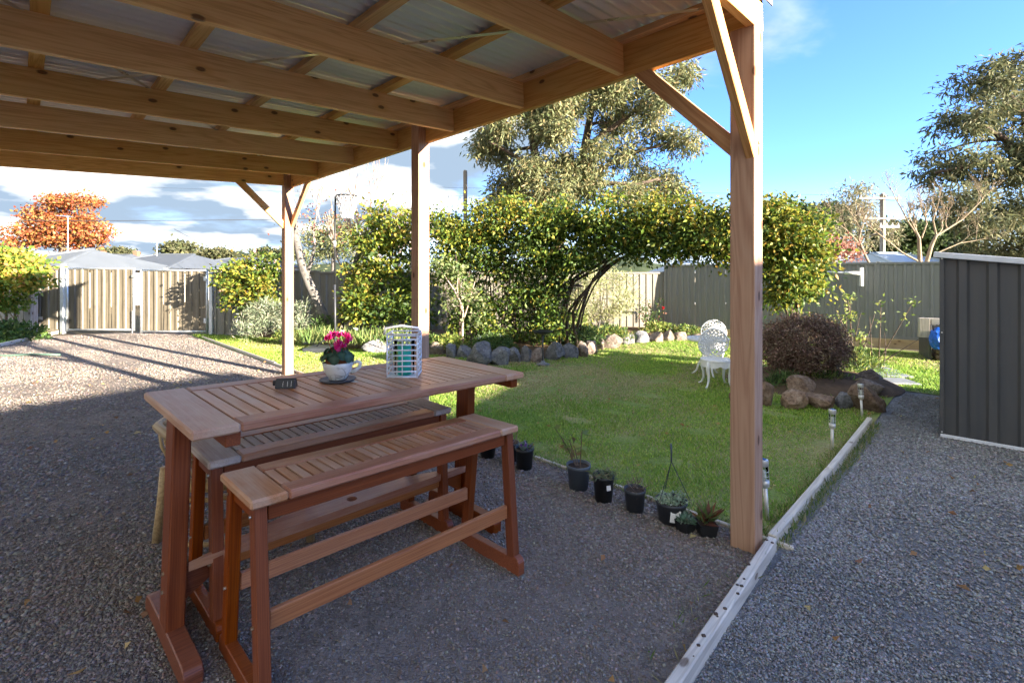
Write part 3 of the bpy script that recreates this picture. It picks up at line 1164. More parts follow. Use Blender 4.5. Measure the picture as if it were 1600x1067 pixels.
# old timber post and grey palings at the far left, wire netting
p = XY(49, 11.2)
root = thing('fence_post', 'weathered pale timber post at the left edge of the drive', 'post', p)
plank('shaft', (0, 0, -0.05), (0, 0, 1.28), 0.18, 0.16, 'oldwood', root, up=(1, 0, 0), bevel=0.012)
root = thing('paling_fence', 'old grey paling fence behind the yellow shrub at far left', 'fence', (-15.2, 11.9, zgf(-13, 11.9)))
for k in range(30):
    h = 1.15 + random.uniform(-.05, .05)
    plank('paling', (k * 0.118, random.uniform(-.004, .004), 0), (k * 0.118, 0, 1.2), 0.105, 0.018, 'oldwood', root, up=(0, 1, 0), bevel=0.002)
for zz in (0.3, 0.95):
    plank('rail', (-.05, 0.04, zz), (30 * .118, 0.04, zz), 0.04, 0.07, 'oldwood', root)
for k in range(4):
    a = Vector((p.x - .1 - .35 * k, p.y - .1, p.z + .05))
    b_ = a + Vector((-1.0 + .3 * k, 0.1, 1.2))
    tag(MB().tube(curve_pts(a, b_, (0, 0, .1), 5), 0.013, 6).build('prop_stick', 'bark_pale', smooth=True),
        ('dry pale cane leaning under the yellow shrub, nearest the timber post', 'dry pale cane leaning under the yellow shrub, second from the timber post',
         'dry pale cane leaning under the yellow shrub, third from the timber post', 'dry pale cane leaning under the yellow shrub, farthest from the timber post')[k], 'stick', 'canes under the yellow shrub')

# ------------------------------------------------------------------ timber edging
def edging(a, b_, w, h, lab, mat='sleeper', sink=0.02):
    a, b_ = Vector(a), Vector(b_)
    mid = (a + b_) / 2
    root = thing('timber_edging', lab, 'edging', a, group='timber edging boards')
    plank('board', Vector((0, 0, h / 2 - sink)), b_ - a + Vector((0, 0, h / 2 - sink)), w, h, mat, root, bevel=0.006)
    return root


edging(RB(-0.95, 0.625), RB(2.865, 0.825), 0.045, 0.085, 'pale sleeper edging in the foreground between brown and blue-grey gravel')
edging(RB(2.90, 0.838), RB(4.35, 0.855), 0.045, 0.08, 'pale sleeper edging between lawn and path, just beyond the near post')
edging(RB(4.36, 0.852), RB(6.36, 0.878), 0.045, 0.08, 'pale sleeper edging between lawn and path, ending at the rocks')
edging(RB(2.935, 0.74), RB(2.935, 4.6), 0.025, 0.04, 'thin pale edging strip behind the row of plant pots')
edging(RB(2.935, 4.61), RB(2.95, 8.4), 0.03, 0.055, 'thin pale edging strip hidden beyond the table near the middle post')
edging(RB(2.95, 8.41), RB(3.0, 13.25), 0.035, 0.07, 'thin pale edging strip between the sunny drive and the lawn')
pa, pb = Vector((-11.05, 11.7, 0)), Vector((-9.72, 8.9, 0))
pa.z, pb.z = zgf(pa.x, pa.y), zgf(pb.x, pb.y)
edging(pa, pb, 0.05, 0.08, 'timber edging beside the left grass patch')

# ------------------------------------------------------------------ the shed at the right
sc_ = G(1472, 681)
root = thing('garden_shed', 'charcoal ribbed steel garden shed with white roof trim beside the path', 'shed', sc_, ANG - R(90))
# local X = -b (along the visible face, to the right), local Y = r (away)
SW, SD = 1.75, 2.3
H0, HS = 1.77, -0.13


def shed_top(x):
    return H0 + HS * x


n = 3
sw = SW / n
for k in range(n):
    x0 = k * sw
    me = sheet_mesh('wall_sheet', sw, 1.0, 'shed', 0.205, 0.028)
    for v in me.vertices:
        if v.co.z > 0.5:
            v.co.z = shed_top(x0 + v.co.x) - 0.02
        else:
            v.co.z = 0.02
    o = new_obj('wall_sheet', me, root)
    o.location = (x0, 0.0, 0)
MB().box((0.0, SD - .02, 0), (SW, SD, shed_top(SW) - .02)).build('rear_wall', 'shed', root)
MB().add([(0, .012, 0), (0, SD - .025, 0), (0, SD - .025, shed_top(0) - .02), (0, .012, shed_top(0) - .02)], [(0, 1, 2, 3)]).build('side_wall', 'shed', root)
MB().add([(SW, .012, 0), (SW, SD - .025, 0), (SW, SD - .025, shed_top(SW) - .02), (SW, .012, shed_top(SW) - .02)], [(0, 1, 2, 3)]).build('side_wall', 'shed', root)
plank('corner_trim', (0.0, -0.015, 0.0), (0.0, -0.015, shed_top(0) - 0.02), 0.035, 0.035, 'shed', root, up=(1, 0, 0))
plank('base_rail', (-0.01, -0.035, 0.015), (SW + .01, -0.035, 0.015), 0.02, 0.03, 'shed_trim', root)
plank('roof_trim', (-0.06, -0.055, shed_top(-.06) + 0.005), (SW + .05, -0.055, shed_top(SW + .05) + 0.005), 0.02, 0.055, 'shed_trim', root, bevel=0.005)
MB().add([(-.06, -.045, shed_top(-.06) + .02), (SW + .05, -.045, shed_top(SW + .05) + .02), (SW + .05, SD + .05, shed_top(SW + .05) + .02), (-.06, SD + .05, shed_top(-.06) + .02)],
         [(0, 1, 2, 3)]).build('roof', 'shed_trim', root)
for zz in (0.03, 1.0, 1.72):
    MB().tube([(0.0, -0.035, zz + .02), (0.0, -0.04, zz + .02)], 0.008, 6).build('screw', 'steel', root)

# ------------------------------------------------------------------ the dwelling and side fence behind the photographer (they shade the yard)
DX, DY = -SUN_H.x, -SUN_H.y              # the way shadows fall
NX, NY = 0.535, 0.845
TAN = math.tan(SUN_EL)


def QW(q, w):
    return Vector((DX * q + NX * w, DY * q + NY * w, 0))


QH = -8.5
h0 = QW(QH, 3.9)
root = thing('brick_house', 'single storey house with low hipped roof standing behind the photographer', 'house', (h0.x, h0.y, 0.0), math.atan2(-NY, -NX))
HL, HW = 15.0, 8.0
EV = 1.55 - QH * TAN
mb = MB().box((0.5, .5, -.2), (HL - .5, HW - .5, EV - .12))
mb.build('wall', 'render', root)
mb = MB()
e0 = EV - 0.1
mb.add([(0, 0, e0), (HL, 0, e0), (HL, HW, e0), (0, HW, e0), (4, 4, EV + .25), (HL - 4, 4, EV + .25)],
       [(0, 1, 5, 4), (1, 2, 5), (2, 3, 4, 5), (3, 0, 4), (3, 2, 1, 0)])
rf = mb.build('roof', 'roof_dark', root)
plank('gutter', (0, -.05, EV - .06), (HL, -.05, EV - .06), 0.1, 0.12, 'shed_trim', root)
for x in (3, 7, 11):
    w_ = MB().box((x - .8, HW - .49, .9), (x + .8, HW - .46, 2.0)).build('window', 'glass_dark', root)
    MB().box((x - .88, HW - .495, .82), (x + .88, HW - .475, .9)).build('sill', 'shed_trim', w_)
a = QW(-5.2, 2.9)
b_ = QW(-5.2, 8.6)
fence_run('steel_fence', 'side fence beside the house, behind the photographer to the right', (a.x, a.y, 0), (b_.x, b_.y, 0), 1.85, 'fence_grey', dz=0.05)


# ------------------------------------------------------------------ table and benches
TAB = Vector((-0.782, 2.41, 0))
YAW = R(47.0)
TC = thing('outdoor_table', 'long red hardwood slatted table standing on trestle legs under the carport', 'table', (TAB.x, TAB.y, zgf(TAB.x, TAB.y)), YAW)
TC.rotation_euler = (R(0.6), R(1.6), YAW)
TL, TW, TZ = 1.64, 0.74, 0.90
TH = 0.034
EW, SWD = 0.15, 0.095


def rail_round(name, a, b_, w, h, mat, parent):
    return plank(name, a, b_, w, h, mat, parent, bevel=0.007)


zt = TZ - TH / 2
for sx in (-1, 1):
    rail_round('end_board', (sx * (TL / 2 - EW / 2), -TW / 2, zt), (sx * (TL / 2 - EW / 2), TW / 2, zt), EW, TH, 'merbau_top', TC)
for sy in (-1, 1):
    rail_round('side_board', (-TL / 2 + EW + .001, sy * (TW / 2 - SWD / 2), zt), (TL / 2 - EW - .001, sy * (TW / 2 - SWD / 2), zt), SWD, TH, 'merbau_edge', TC)
NS = 24
pit = (TL - 2 * EW) / NS
for k in range(NS):
    x = -TL / 2 + EW + (k + .5) * pit
    plank('slat', (x, -TW / 2 + SWD + .001, zt), (x, TW / 2 - SWD - .001, zt), pit - 0.0075, TH - 0.004, 'merbau_top', TC, bevel=0.0015)
for sx in (-1, 1):
    x = sx * (TL / 2 - (0.135 if sx < 0 else 0.05))
    plank('bearer', (x, -TW / 2 + .03, TZ - TH - .026), (x, TW / 2 - .03, TZ - TH - .026), 0.05, 0.05, 'merbau', TC)
    x = sx * (TL / 2 - (0.05 if sx < 0 else 0.115))
    plank('leg', (x, 0, 0.07), (x, 0, TZ - TH - .002), 0.105, 0.062, 'merbau', TC, up=(1, 0, 0), bevel=0.005)
    f_ = MB().prism([(-.30, 0), (.30, 0), (.30, .06), (.285, .078), (.255, .085), (.09, .09), (-.09, .09), (-.255, .085), (-.285, .078), (-.30, .06)], -.031, .031)
    f_.xf(Matrix(((0, 0, 1, x), (1, 0, 0, 0), (0, 1, 0, -0.012), (0, 0, 0, 1))))
    f_.build('foot', 'merbau', TC, bevel=0.004)
    br = MB().prism([(0, 0), (.19, 0), (.17, -.022), (.0, -.13)], -.018, .018)
    br.xf(Matrix(((-sx, 0, 0, x - sx * .032), (0, 0, 1, 0), (0, 1, 0, 0.283), (0, 0, 0, 1))))
    br.build('bracket', 'merbau', TC, bevel=0.002)
    for zz in (0.20, 0.27):
        MB().tube([(x + sx * .031, 0.012, zz), (x + sx * .036, 0.012, zz)], 0.008, 8).build('bolt', 'bolt', TC)
for sy in (-1, 1):
    plank('under_rail', (-TL / 2 + .17, sy * .2, TZ - TH - .02), (TL / 2 - .17, sy * .2, TZ - TH - .02), 0.022, 0.038, 'merbau', TC)
# stretcher board with its parasol hole
xl = TL / 2 - 0.0825 - 0.0325
mb = MB()
NHO = 28
vs, fs = [], []
for z in (0.285, 0.32):
    for j in range(NHO):
        a = 2 * math.pi * j / NHO
        ca, sa = math.cos(a), math.sin(a)
        k = min(xl / max(abs(ca), 1e-6), 0.065 / max(abs(sa), 1e-6))
        vs.append((ca * k, sa * k, z))
    for j in range(NHO):
        a = 2 * math.pi * j / NHO
        vs.append((.026 * math.cos(a), .026 * math.sin(a), z))
# corners exact: replace nearest rim points by the true corners
for off in (0, 2 * NHO):
    for cx_, cy_ in ((xl, .065), (-xl, .065), (-xl, -.065), (xl, -.065)):
        kk = min(range(NHO), key=lambda q: (vs[off + q][0] - cx_) ** 2 + (vs[off + q][1] - cy_) ** 2)
        vs[off + kk] = (cx_, cy_, vs[off + kk][2])
T2 = 2 * NHO
for j in range(NHO):
    k = (j + 1) % NHO
    fs += [(j, NHO + j, NHO + k, k), (T2 + j, T2 + k, T2 + NHO + k, T2 + NHO + j), (j, k, T2 + k, T2 + j), (NHO + j, T2 + NHO + j, T2 + NHO + k, NHO + k)]
mb.add(vs, fs).build('stretcher', 'merbau_edge', TC, loc=(-0.0325, 0, 0))


def bench(loc, yaw, tilt, label, topm, edgem, L=1.24, W=0.345, Z=0.685):
    root = thing('bench', label, 'bench', loc, yaw, 'tall slatted benches at the table')
    root.rotation_euler = (tilt[0], tilt[1], yaw)
    th = 0.032
    z = Z - th / 2
    ew, sw_ = 0.12, 0.088
    for sx in (-1, 1):
        rail_round('end_board', (sx * (L / 2 - ew / 2), -W / 2, z), (sx * (L / 2 - ew / 2), W / 2, z), ew, th, topm, root)
    for sy in (-1, 1):
        rail_round('side_board', (-L / 2 + ew + .001, sy * (W / 2 - sw_ / 2), z), (L / 2 - ew - .001, sy * (W / 2 - sw_ / 2), z), sw_, th, edgem, root)
    ns = 25
    pt = (L - 2 * ew) / ns
    for k in range(ns):
        x = -L / 2 + ew + (k + .5) * pt
        plank('slat', (x, -W / 2 + sw_ + .001, z), (x, W / 2 - sw_ - .001, z), pt - .0075, th - .004, topm, root, bevel=0.0015)
    for sy in (-1, 1):
        yy = sy * (W / 2 - .045)
        plank('apron', (-L / 2 + .065, yy, Z - th - .03), (L / 2 - .065, yy, Z - th - .03), 0.022, 0.058, 'merbau', root)
        for sx in (-1, 1):
            xt, xb = sx * (L / 2 - .038), sx * (L / 2 - .045)
            plank('leg', (xb, sy * (W / 2 + .005), 0.06), (xt, sy * (W / 2 - .05), Z - th - .001), 0.05, 0.042, 'merbau', root, up=(1, 0, 0), bevel=0.003)
            MB().tube([(sx * (L / 2 - .015), sy * (W / 2 - .045), Z - th - .035), (sx * (L / 2 - .009), sy * (W / 2 - .045), Z - th - .035)], 0.006, 8).build('bolt', 'bolt', root)
            MB().tube([(sx * (L / 2 - .022), sy * (W / 2 - .022), .27), (sx * (L / 2 - .014), sy * (W / 2 - .022), .27)], 0.006, 8).build('bolt', 'bolt', root)
        plank('stretcher', (-L / 2 + .068, sy * (W / 2 - .022), 0.275), (L / 2 - .068, sy * (W / 2 - .022), 0.275), 0.022, 0.062, 'merbau_mid', root)
    for sx in (-1, 1):
        x = sx * (L / 2 - .040)
        plank('end_rail', (x, -W / 2 + .07, Z - th - .03), (x, W / 2 - .07, Z - th - .03), 0.022, 0.058, 'merbau', root)
        f_ = MB().prism([(-.235, 0), (.235, 0), (.235, .058), (.225, .076), (.205, .084), (.16, .072), (-.16, .072), (-.205, .084), (-.225, .076), (-.235, .058)], -.021, .021)
        f_.xf(Matrix(((0, 0, 1, sx * (L / 2 - .045)), (1, 0, 0, 0), (0, 1, 0, -0.01), (0, 0, 0, 1))))
        f_.build('foot', 'merbau', root, bevel=0.003)
    return root


bench((-0.525, 2.08, zgf(-.525, 2.08)), R(45.4), (R(-1.2), R(1.4)), 'reddish slatted bench in front of the table, nearest the camera', 'merbau_top', 'merbau_edge')
bench((-0.90, 2.43, zgf(-.9, 2.43)), R(46.4), (R(0.8), R(1.2)), 'greyish weathered slatted bench half under the table', 'grey_top', 'merbau_edge', L=1.22, W=0.325)

# ------------------------------------------------------------------ cane chair behind the table
cc_ = Vector((-1.47, 2.53, 0))
root = thing('cane_chair', 'golden cane armchair tucked in behind the table', 'chair', (cc_.x, cc_.y, zgf(cc_.x, cc_.y)), R(-43))
# local +X faces the table
legs = [((.26, .30, .0), (.22, .27, .66)), ((.26, -.30, .0), (.22, -.27, .66)), ((-.30, .27, .0), (-.22, .25, .42)), ((-.30, -.27, .0), (-.22, -.25, .42))]
for a, b_ in legs:
    plank_ = MB().tube([a, ((a[0] + b_[0]) / 2, (a[1] + b_[1]) / 2, (a[2] + b_[2]) / 2), b_], [.023, .02, .021], 10)
    plank_.build('leg', 'cane', root, smooth=True)
for sy in (-1, 1):
    MB().tube([(.25, sy * .27, .655), (.10, sy * .30, .67), (-.12, sy * .30, .665), (-.27, sy * .22, .66), (-.31, sy * .10, .66)], .022, 10).build('arm', 'cane', root, smooth=True)
    MB().lathe([(0.0, -.018), (.03, -.018), (.034, 0), (.03, .018), (0, .02)], 16, (.24, sy * .275, .66)).build('arm_end', 'cane', root, smooth=True)
th_ = [2 * math.pi * j / 28 for j in range(28)]
MB().tube([(.27 * math.cos(a), .27 * math.sin(a), .42) for a in th_], .022, 8, closed=True).build('seat_rim', 'cane', root, smooth=True)
mb = MB()
for k in range(-10, 11):
    y = k * .024
    hx = math.sqrt(max(0.0, .26 ** 2 - y * y))
    mb.tube([(-hx, y, .418), (0, y, .405), (hx, y, .418)], .009, 5)
mb.build('seat_weave', 'cane', root, smooth=True)
mb = MB()
for k in range(15):
    a = R(115) + R(130) * k / 14
    mb.tube([(.25 * math.cos(a), .25 * math.sin(a), .42), (.31 * math.cos(a), .31 * math.sin(a), .56), (.32 * math.cos(a), .32 * math.sin(a), .66)], .008, 5)
mb.build('back_weave', 'cane', root, smooth=True)
MB().tube([(.32 * math.cos(R(112 + 136 * k / 12)), .32 * math.sin(R(112 + 136 * k / 12)), .66) for k in range(13)], .022, 8).build('back_rail', 'cane', root, smooth=True)
for z, rr in ((.16, .265), (.36, .25)):
    MB().tube([(rr * 1.08 * math.cos(a), rr * 1.08 * math.sin(a), z) for a in th_], .011, 6, closed=True).build('stretcher', 'cane', root, smooth=True)

# ------------------------------------------------------------------ things on the table


def on_table(px, py):
    """where the sight line through a photo pixel meets the table top"""
    bpy.context.view_layer.update()
    m = TC.matrix_world
    o = m @ Vector((0, 0, TZ - .002))
    nrm = (m.to_3x3() @ Vector((0, 0, 1))).normalized()
    d = Vector(((px - 800) / F, 1, -(py - HY) / F))
    c = Vector((0, 0, CH))
    tt = (o - c).dot(nrm) / d.dot(nrm)
    return c + d * tt


# small solar light lying on the table
p = on_table(447, 606)
root = thing('solar_light', 'small black solar panel light with blue cells lying on the table', 'light', p, R(8))
bd = MB().prism([(-.02, 0), (.028, 0), (.012, .044), (-.006, .044)], -.044, .044)
bd.xf(Matrix(((0, 0, 1, 0), (1, 0, 0, 0), (0, 1, 0, 0.0), (0, 0, 0, 1))))
bd.build('housing', 'black', root, bevel=0.003)
MB().add([(-.03, -.0168, .0095), (.03, -.0168, .0095), (.03, -.0095, .033), (-.03, -.0095, .033)], [(0, 1, 2, 3)]).build('solar_panel', 'solar', root)
for x in (-.01, .01, .026):
    MB().add([(x, -.0176, .0095), (x + .0012, -.0176, .0095), (x + .0012, -.0103, .033), (x, -.0103, .033)], [(0, 1, 2, 3)]).build('cell_line', 'steel', root)
MB().box((-.058, -.006, .012), (-.043, .012, .036)).build('bracket', 'black', root, bevel=0.003)
MB().box((.0395, -.021, .0), (.045, -.014, .04)).build('bezel', 'darkgrey', root, bevel=0.001)

# cyclamen in a cup-shaped planter
p = on_table(528, 596)
root = thing('cup_planter', 'white teacup planter on a dark saucer with pink cyclamen', 'planter', p, R(15))
MB().lathe([(0, 0), (.055, 0), (.078, .004), (.088, .013), (.085, .016), (.07, .011), (0, .009)], 32).build('saucer', 'saucer', root, smooth=True)
cup = [(0.0, .011), (.036, .011), (.041, .014), (.05, .03), (.064, .055), (.071, .08), (.073, .098), (.070, .0985), (.067, .08), (.055, .05), (.03, .03), (0, .03)]
MB().lathe(cup, 36).build('cup', 'cup', root, smooth=True)
MB().tube([(.070, 0, .088), (.092, 0, .096), (.106, 0, .088), (.104, 0, .07), (.085, 0, .052), (.060, 0, .043)], [.008, .0085, .009, .009, .0085, .008], 10).build('handle', 'cup', root, smooth=True)
MB().lathe([(.0, .075), (.052, .075), (.058, .112), (.061, .113), (.061, .124), (.056, .124), (.052, .112), (0, .11)], 28).build('pot', 'terracotta', root, smooth=True)
for k in range(20):
    a = k * 2.399
    rr = .022 + .055 * math.sqrt((k + .5) / 20)
    hz = .165 - .045 * (rr / .08) ** 2 + random.uniform(-.01, .012)
    c = Vector((rr * math.cos(a), rr * math.sin(a), hz))
    # heart-shaped leaf
    out = []
    for j in range(12):
        t_ = 2 * math.pi * j / 12
        rad = .026 * (1 + .22 * math.cos(t_)) * (0.82 if j == 6 else 1)
        out.append((rad * math.cos(t_), rad * math.sin(t_) * .95, -.10 * rad * math.cos(2 * t_)))
    nrm = Vector((math.cos(a) * 1.0, math.sin(a) * 1.0, random.uniform(.25, .8))).normalized()
    xax = (Vector((math.cos(a), math.sin(a), -.6)) - nrm * nrm.dot(Vector((math.cos(a), math.sin(a), -.6)))).normalized()
    yax = nrm.cross(xax)
    mt = Matrix((xax, yax, nrm)).transposed().to_4x4()
    mt.translation = c
    V = np.array([tuple(mt @ Vector((0, 0, .003)))] + [tuple(mt @ Vector(q)) for q in out])
    Fc = np.array([(0, 1 + j, 1 + (j + 1) % 12) for j in range(12)])
    cl = np.array([[.085, .15, .085]] + [[.022, .06, .032] if j % 3 else [.05, .105, .06] for j in range(12)]) * random.uniform(.8, 1.3)
    np_mesh('leaf', V, Fc, 'leaf', cl, root, smooth=True)
    st = MB().tube([(c.x * .3, c.y * .3, .115), (c.x * .7, c.y * .7, hz * .9), tuple(c)], .0018, 5)
    if k % 2 == 0:
        st.build('leaf_stalk', 'terracotta', root)
for k, (fx, fy, fz) in enumerate(((-.045, -.015, .212), (-.026, .02, .215), (.004, -.005, .220), (.032, -.012, .222), (.046, .012, .212), (.002, -.035, .185), (.02, -.04, .175), (.0, -.055, .158), (.05, -.02, .195))):
    LPp, LD = [], []
    for j in range(9):
        a = j * 2.4 + k
        LPp.append((fx, fy, fz))
        LD.append((math.cos(a) * .55, math.sin(a) * .55, 1.0))
    col = palette(9, [(.80, .02, .24), (.70, .01, .17), (.85, .10, .36)])
    fl = leaf_mesh('flower', np.array(LPp) + RNG.normal(size=(9, 3)) * .004, np.array(LD), .032, .022, col, 'petal', root, fold=.3)
    MB().tube([(fx * .3, fy * .3, .12), (fx * .8, fy * .8, fz * .85), (fx, fy, fz)], .0018, 5).build('flower_stalk', 'terracotta', root)
lp = on_table(548, 597)
tag(leaf_mesh('fallen_petal', np.array([tuple(lp)]), np.array([[1.0, .1, .02]]), .04, .018, np.array([[.75, .73, .66]]), 'petal'),
    'pale fallen leaf lying beside the dark saucer', 'leaf')

# white lantern with a teal candle
p = on_table(632, 586)
root = thing('lantern', 'white open wicker lantern holding a teal candle in glass', 'lantern', p, R(4))
lw, lh = .078, .235
for sx in (-1, 1):
    for sy in (-1, 1):
        MB().tube([(sx * lw, sy * lw, 0), (sx * lw, sy * lw, lh)], .0048, 8).build('corner_bar', 'white_wire', root, smooth=True)
for k in range(9):
    z = .006 + k * .028
    for a, b_ in (((-lw, -lw), (lw, -lw)), ((lw, -lw), (lw, lw)), ((lw, lw), (-lw, lw)), ((-lw, lw), (-lw, -lw))):
        MB().tube([(a[0], a[1], z), (b_[0], b_[1], z)], .0042, 6).build('bar', 'white_wire', root, smooth=True)
for a, b_ in (((0, -lw), (0, -lw)), ((0, lw), (0, lw)), ((lw, 0), (lw, 0)), ((-lw, 0), (-lw, 0))):
    MB().tube([(a[0], a[1], 0.005), (b_[0], b_[1], lh)], .0032, 6).build('upright', 'white_wire', root, smooth=True)
MB().tube([(-lw - .016, -lw, lh - .006), (-lw - .006, -lw - .01, lh + .03), (0, -lw - .02, lh + .042), (lw + .006, -lw - .01, lh + .028), (lw + .016, -lw, lh - .01)], .0065, 8).build('handle', 'white_wire', root, smooth=True)
MB().box((-lw, -lw, 0.0), (lw, lw, .004)).build('base', 'white_wire', root)
MB().lathe([(0, .006), (.036, .006), (.036, .155), (.03, .16), (0, .158)], 28).build('candle', 'teal', root, smooth=True)
MB().lathe([(.052, .005), (.055, .19), (.053, .19), (.050, .007)], 28).build('glass', 'glass', root, smooth=True)
MB().tube([(0, 0, .157), (0, 0, .17)], .0015, 5).build('wick', 'black', root)


# ------------------------------------------------------------------ pots along the edging
def pot(px, py, r_, h, mat, label, plant, square=False, name='plant_pot'):
    p = G(px, py)
    r_, h = r_ * .84, h * .84
    root = thing(name, label, 'pot', p, random.uniform(0, 3), 'plant pots along the lawn edge')
    if square:
        mb = MB()
        a, b_ = r_ * .8, r_
        vs = []
        for q, z in ((a, 0), (b_, h), (b_ * .93, h), (a * .93, h * .75)):
            vs += [(-q, -q, z), (q, -q, z), (q, q, z), (-q, q, z)]
        fs = [(3, 2, 1, 0), (12, 13, 14, 15)]
        for i in range(3):
            for j in range(4):
                fs.append((i * 4 + j, i * 4 + (j + 1) % 4, i * 4 + 4 + (j + 1) % 4, i * 4 + 4 + j))
        mb.add(vs, fs).build('container', mat, root)
    else:
        MB().lathe([(0, 0), (r_ * .80, 0), (r_ * .97, h * .86), (r_ * 1.03, h * .87), (r_ * 1.05, h), (r_ * .97, h), (r_ * .93, h * .88), (0, h * .87)], 28).build('container', mat, root, smooth=True)
    MB().lathe([(0, h * .90), (r_ * .93, h * .89)], 20).build('soil', 'soil', root)
    plant(root, r_, h)
    return root


def tuft(n, L, W, pal, w=None, up=1.2, spread=1.0, mat='leaf', zoff=0.0, name='foliage'):
    def f(root, r_, h):
        q = RNG.uniform(-1, 1, (n, 3)) * np.array([r_ * .6 * spread, r_ * .6 * spread, .0]) + np.array([0, 0, h * .9 + zoff])
        q[:, 2] += RNG.uniform(0, .03, n)
        d = RNG.normal(size=(n, 3)) * np.array([.7, .7, .3])
        d[:, 2] += up * RNG.uniform(.3, 1, n)
        sz = RNG.uniform(.6, 1.2, n)
        leaf_mesh(name, q, d, L * sz, W * sz, palette(n, pal, w), mat, root)
    return f


def stems_plant(n, hgt, pal, leafL=.05, per=7, lean=(0, 0)):
    def f(root, r_, h):
        mb = MB()
        LPp, LDd = [], []
        for k in range(n):
            a = random.uniform(0, 6.28)
            e = Vector((math.cos(a) * r_ * .9 + lean[0] * random.random(), math.sin(a) * r_ * .9 + lean[1] * random.random(), h + hgt * random.uniform(.5, 1)))
            s_ = Vector((math.cos(a) * r_ * .2, math.sin(a) * r_ * .2, h * .88))
            mb.tube(curve_pts(s_, e, (0, 0, .02), 4), [.004, .0035, .003, .002], 5)
            for q in range(per):
                u = random.uniform(.35, 1)
                pp = s_.lerp(e, u)
                LPp.append(tuple(pp))
                LDd.append((random.gauss(0, 1), random.gauss(0, 1), random.uniform(-.5, .6)))
        mb.build('stem', 'bark_brown', root)
        nn = len(LPp)
        leaf_mesh('foliage', np.array(LPp), np.array(LDd), leafL * RNG.uniform(.6, 1.2, nn), leafL * .5, palette(nn, pal), 'leaf', root)
    return f


def rosettes(lst, pal):
    def f(root, r_, h):
        for (x, y, s_) in lst:
            n = 26
            a = np.arange(n) * 2.399
            u = np.sqrt((np.arange(n) + .5) / n)
            d = np.stack([np.cos(a) * u, np.sin(a) * u, 1.15 - u], 1)
            q = np.tile(np.array([[x * r_, y * r_, h * .92]]), (n, 1)) + np.stack([np.cos(a) * u, np.sin(a) * u, np.zeros(n)], 1) * s_ * .2
            leaf_mesh('rosette', q, d, s_, s_ * .55, palette(n, pal), 'leaf_dull', root, fold=.25)
    return f


GRN = [(.10, .17, .05), (.15, .22, .06), (.07, .12, .04)]
SUC = [(.20, .30, .22), (.27, .36, .27), (.15, .25, .16)]
pot(762, 713, .085, .17, 'black', 'black plant pot half hidden behind the bench leg', tuft(30, .06, .02, GRN))
pot(797, 720, .085, .18, 'black', 'black plant pot with dry stalks, just behind the pansies', tuft(26, .14, .008, [(.42, .33, .20), (.32, .28, .14), (.40, .25, .22)], up=1.8))
pot(819.5, 731, .086, .19, 'black', 'black plant pot of small purple pansies', tuft(60, .045, .028, [(.16, .24, .14), (.24, .31, .22), (.25, .10, .33), (.32, .22, .42)], [3, 3, 1, 1], up=.7))
pot(904, 762, .098, .20, 'bluegrey', 'blue-grey plant pot with a leafy yellow-green cutting', stems_plant(4, .26, [(.20, .27, .07), (.28, .32, .10), (.30, .22, .10)], .075, 7, (.16, .05)))
pot(943, 781, .082, .20, 'black', 'black plant pot with a white tag and trailing grey-green plant', tuft(110, .055, .012, [(.20, .22, .11), (.16, .20, .09), (.30, .27, .15)], up=.2, spread=1.7))
pot(992, 797, .078, .165, 'darkgrey', 'dark grey plant pot with withered brown stalks', tuft(34, .075, .008, [(.25, .17, .12), (.32, .24, .18), (.18, .12, .09)], up=1.2, spread=1.2))
pt7 = pot(1049, 814, .108, .155, 'darkgrey', 'hanging basket pot of pale succulents with a wire hook', tuft(260, .026, .016, [(.34, .43, .28), (.27, .36, .22), (.42, .49, .33)], up=.5, spread=1.5, mat='leaf_dull'))
pot(1071, 829, .052, .075, 'black', 'small black square pot holding blue-green rosette succulents', rosettes([(-.2, 0, .05), (.6, .4, .045), (.2, -.7, .035)], SUC), True)
pot(1103, 834, .062, .085, 'black', 'small black square pot of reddish-green leaves near the post', tuft(46, .10, .026, [(.12, .18, .05), (.20, .09, .06), (.16, .21, .06), (.26, .10, .05)], up=1.1), True)
# tags on two of the pots
for r0, cx_, w_, h_, z0, lab in ((pt7, 0, .05, .055, .03, 0),):
    pass


def tag_plate(root, rad, az, z0, w_, h_, tilt=0.0):
    o = MB().box((-w_ / 2, -.001, 0), (w_ / 2, .001, h_)).build('tag', 'label', root)
    d = Vector((0, 0, 0)) - root.location
    a = math.atan2(d.y, d.x) + az - root.rotation_euler.z
    o.matrix_local = Matrix.Translation((math.cos(a) * rad, math.sin(a) * rad, z0)) @ Matrix.Rotation(a + math.pi / 2, 4, 'Z') @ Matrix.Rotation(tilt, 4, 'Y') @ Matrix.Rotation(R(-10), 4, 'X')


tag_plate(pt7, .092, R(12), .035, .058, .07, R(8))
tag_plate([o for o in bpy.data.objects if o.get('label', '').startswith('black plant pot with a white tag')][0], .069, R(30), .09, .03, .032)
# wire hanger of the basket
mb = MB()
for a in (0.3, 2.4, 4.5):
    mb.tube([(.105 * math.cos(a), .105 * math.sin(a), .15), (.04 * math.cos(a), .04 * math.sin(a), .28), (0, 0, .36)], .0022, 5)
mb.build('hanger_wire', 'darkgrey', pt7)
MB().tube([(0, 0, .36), (0, 0, .43), (.014, 0, .455), (.034, 0, .455), (.044, 0, .435), (.04, 0, .42)], .005, 8).build('hook', 'bluegrey', pt7, smooth=True)


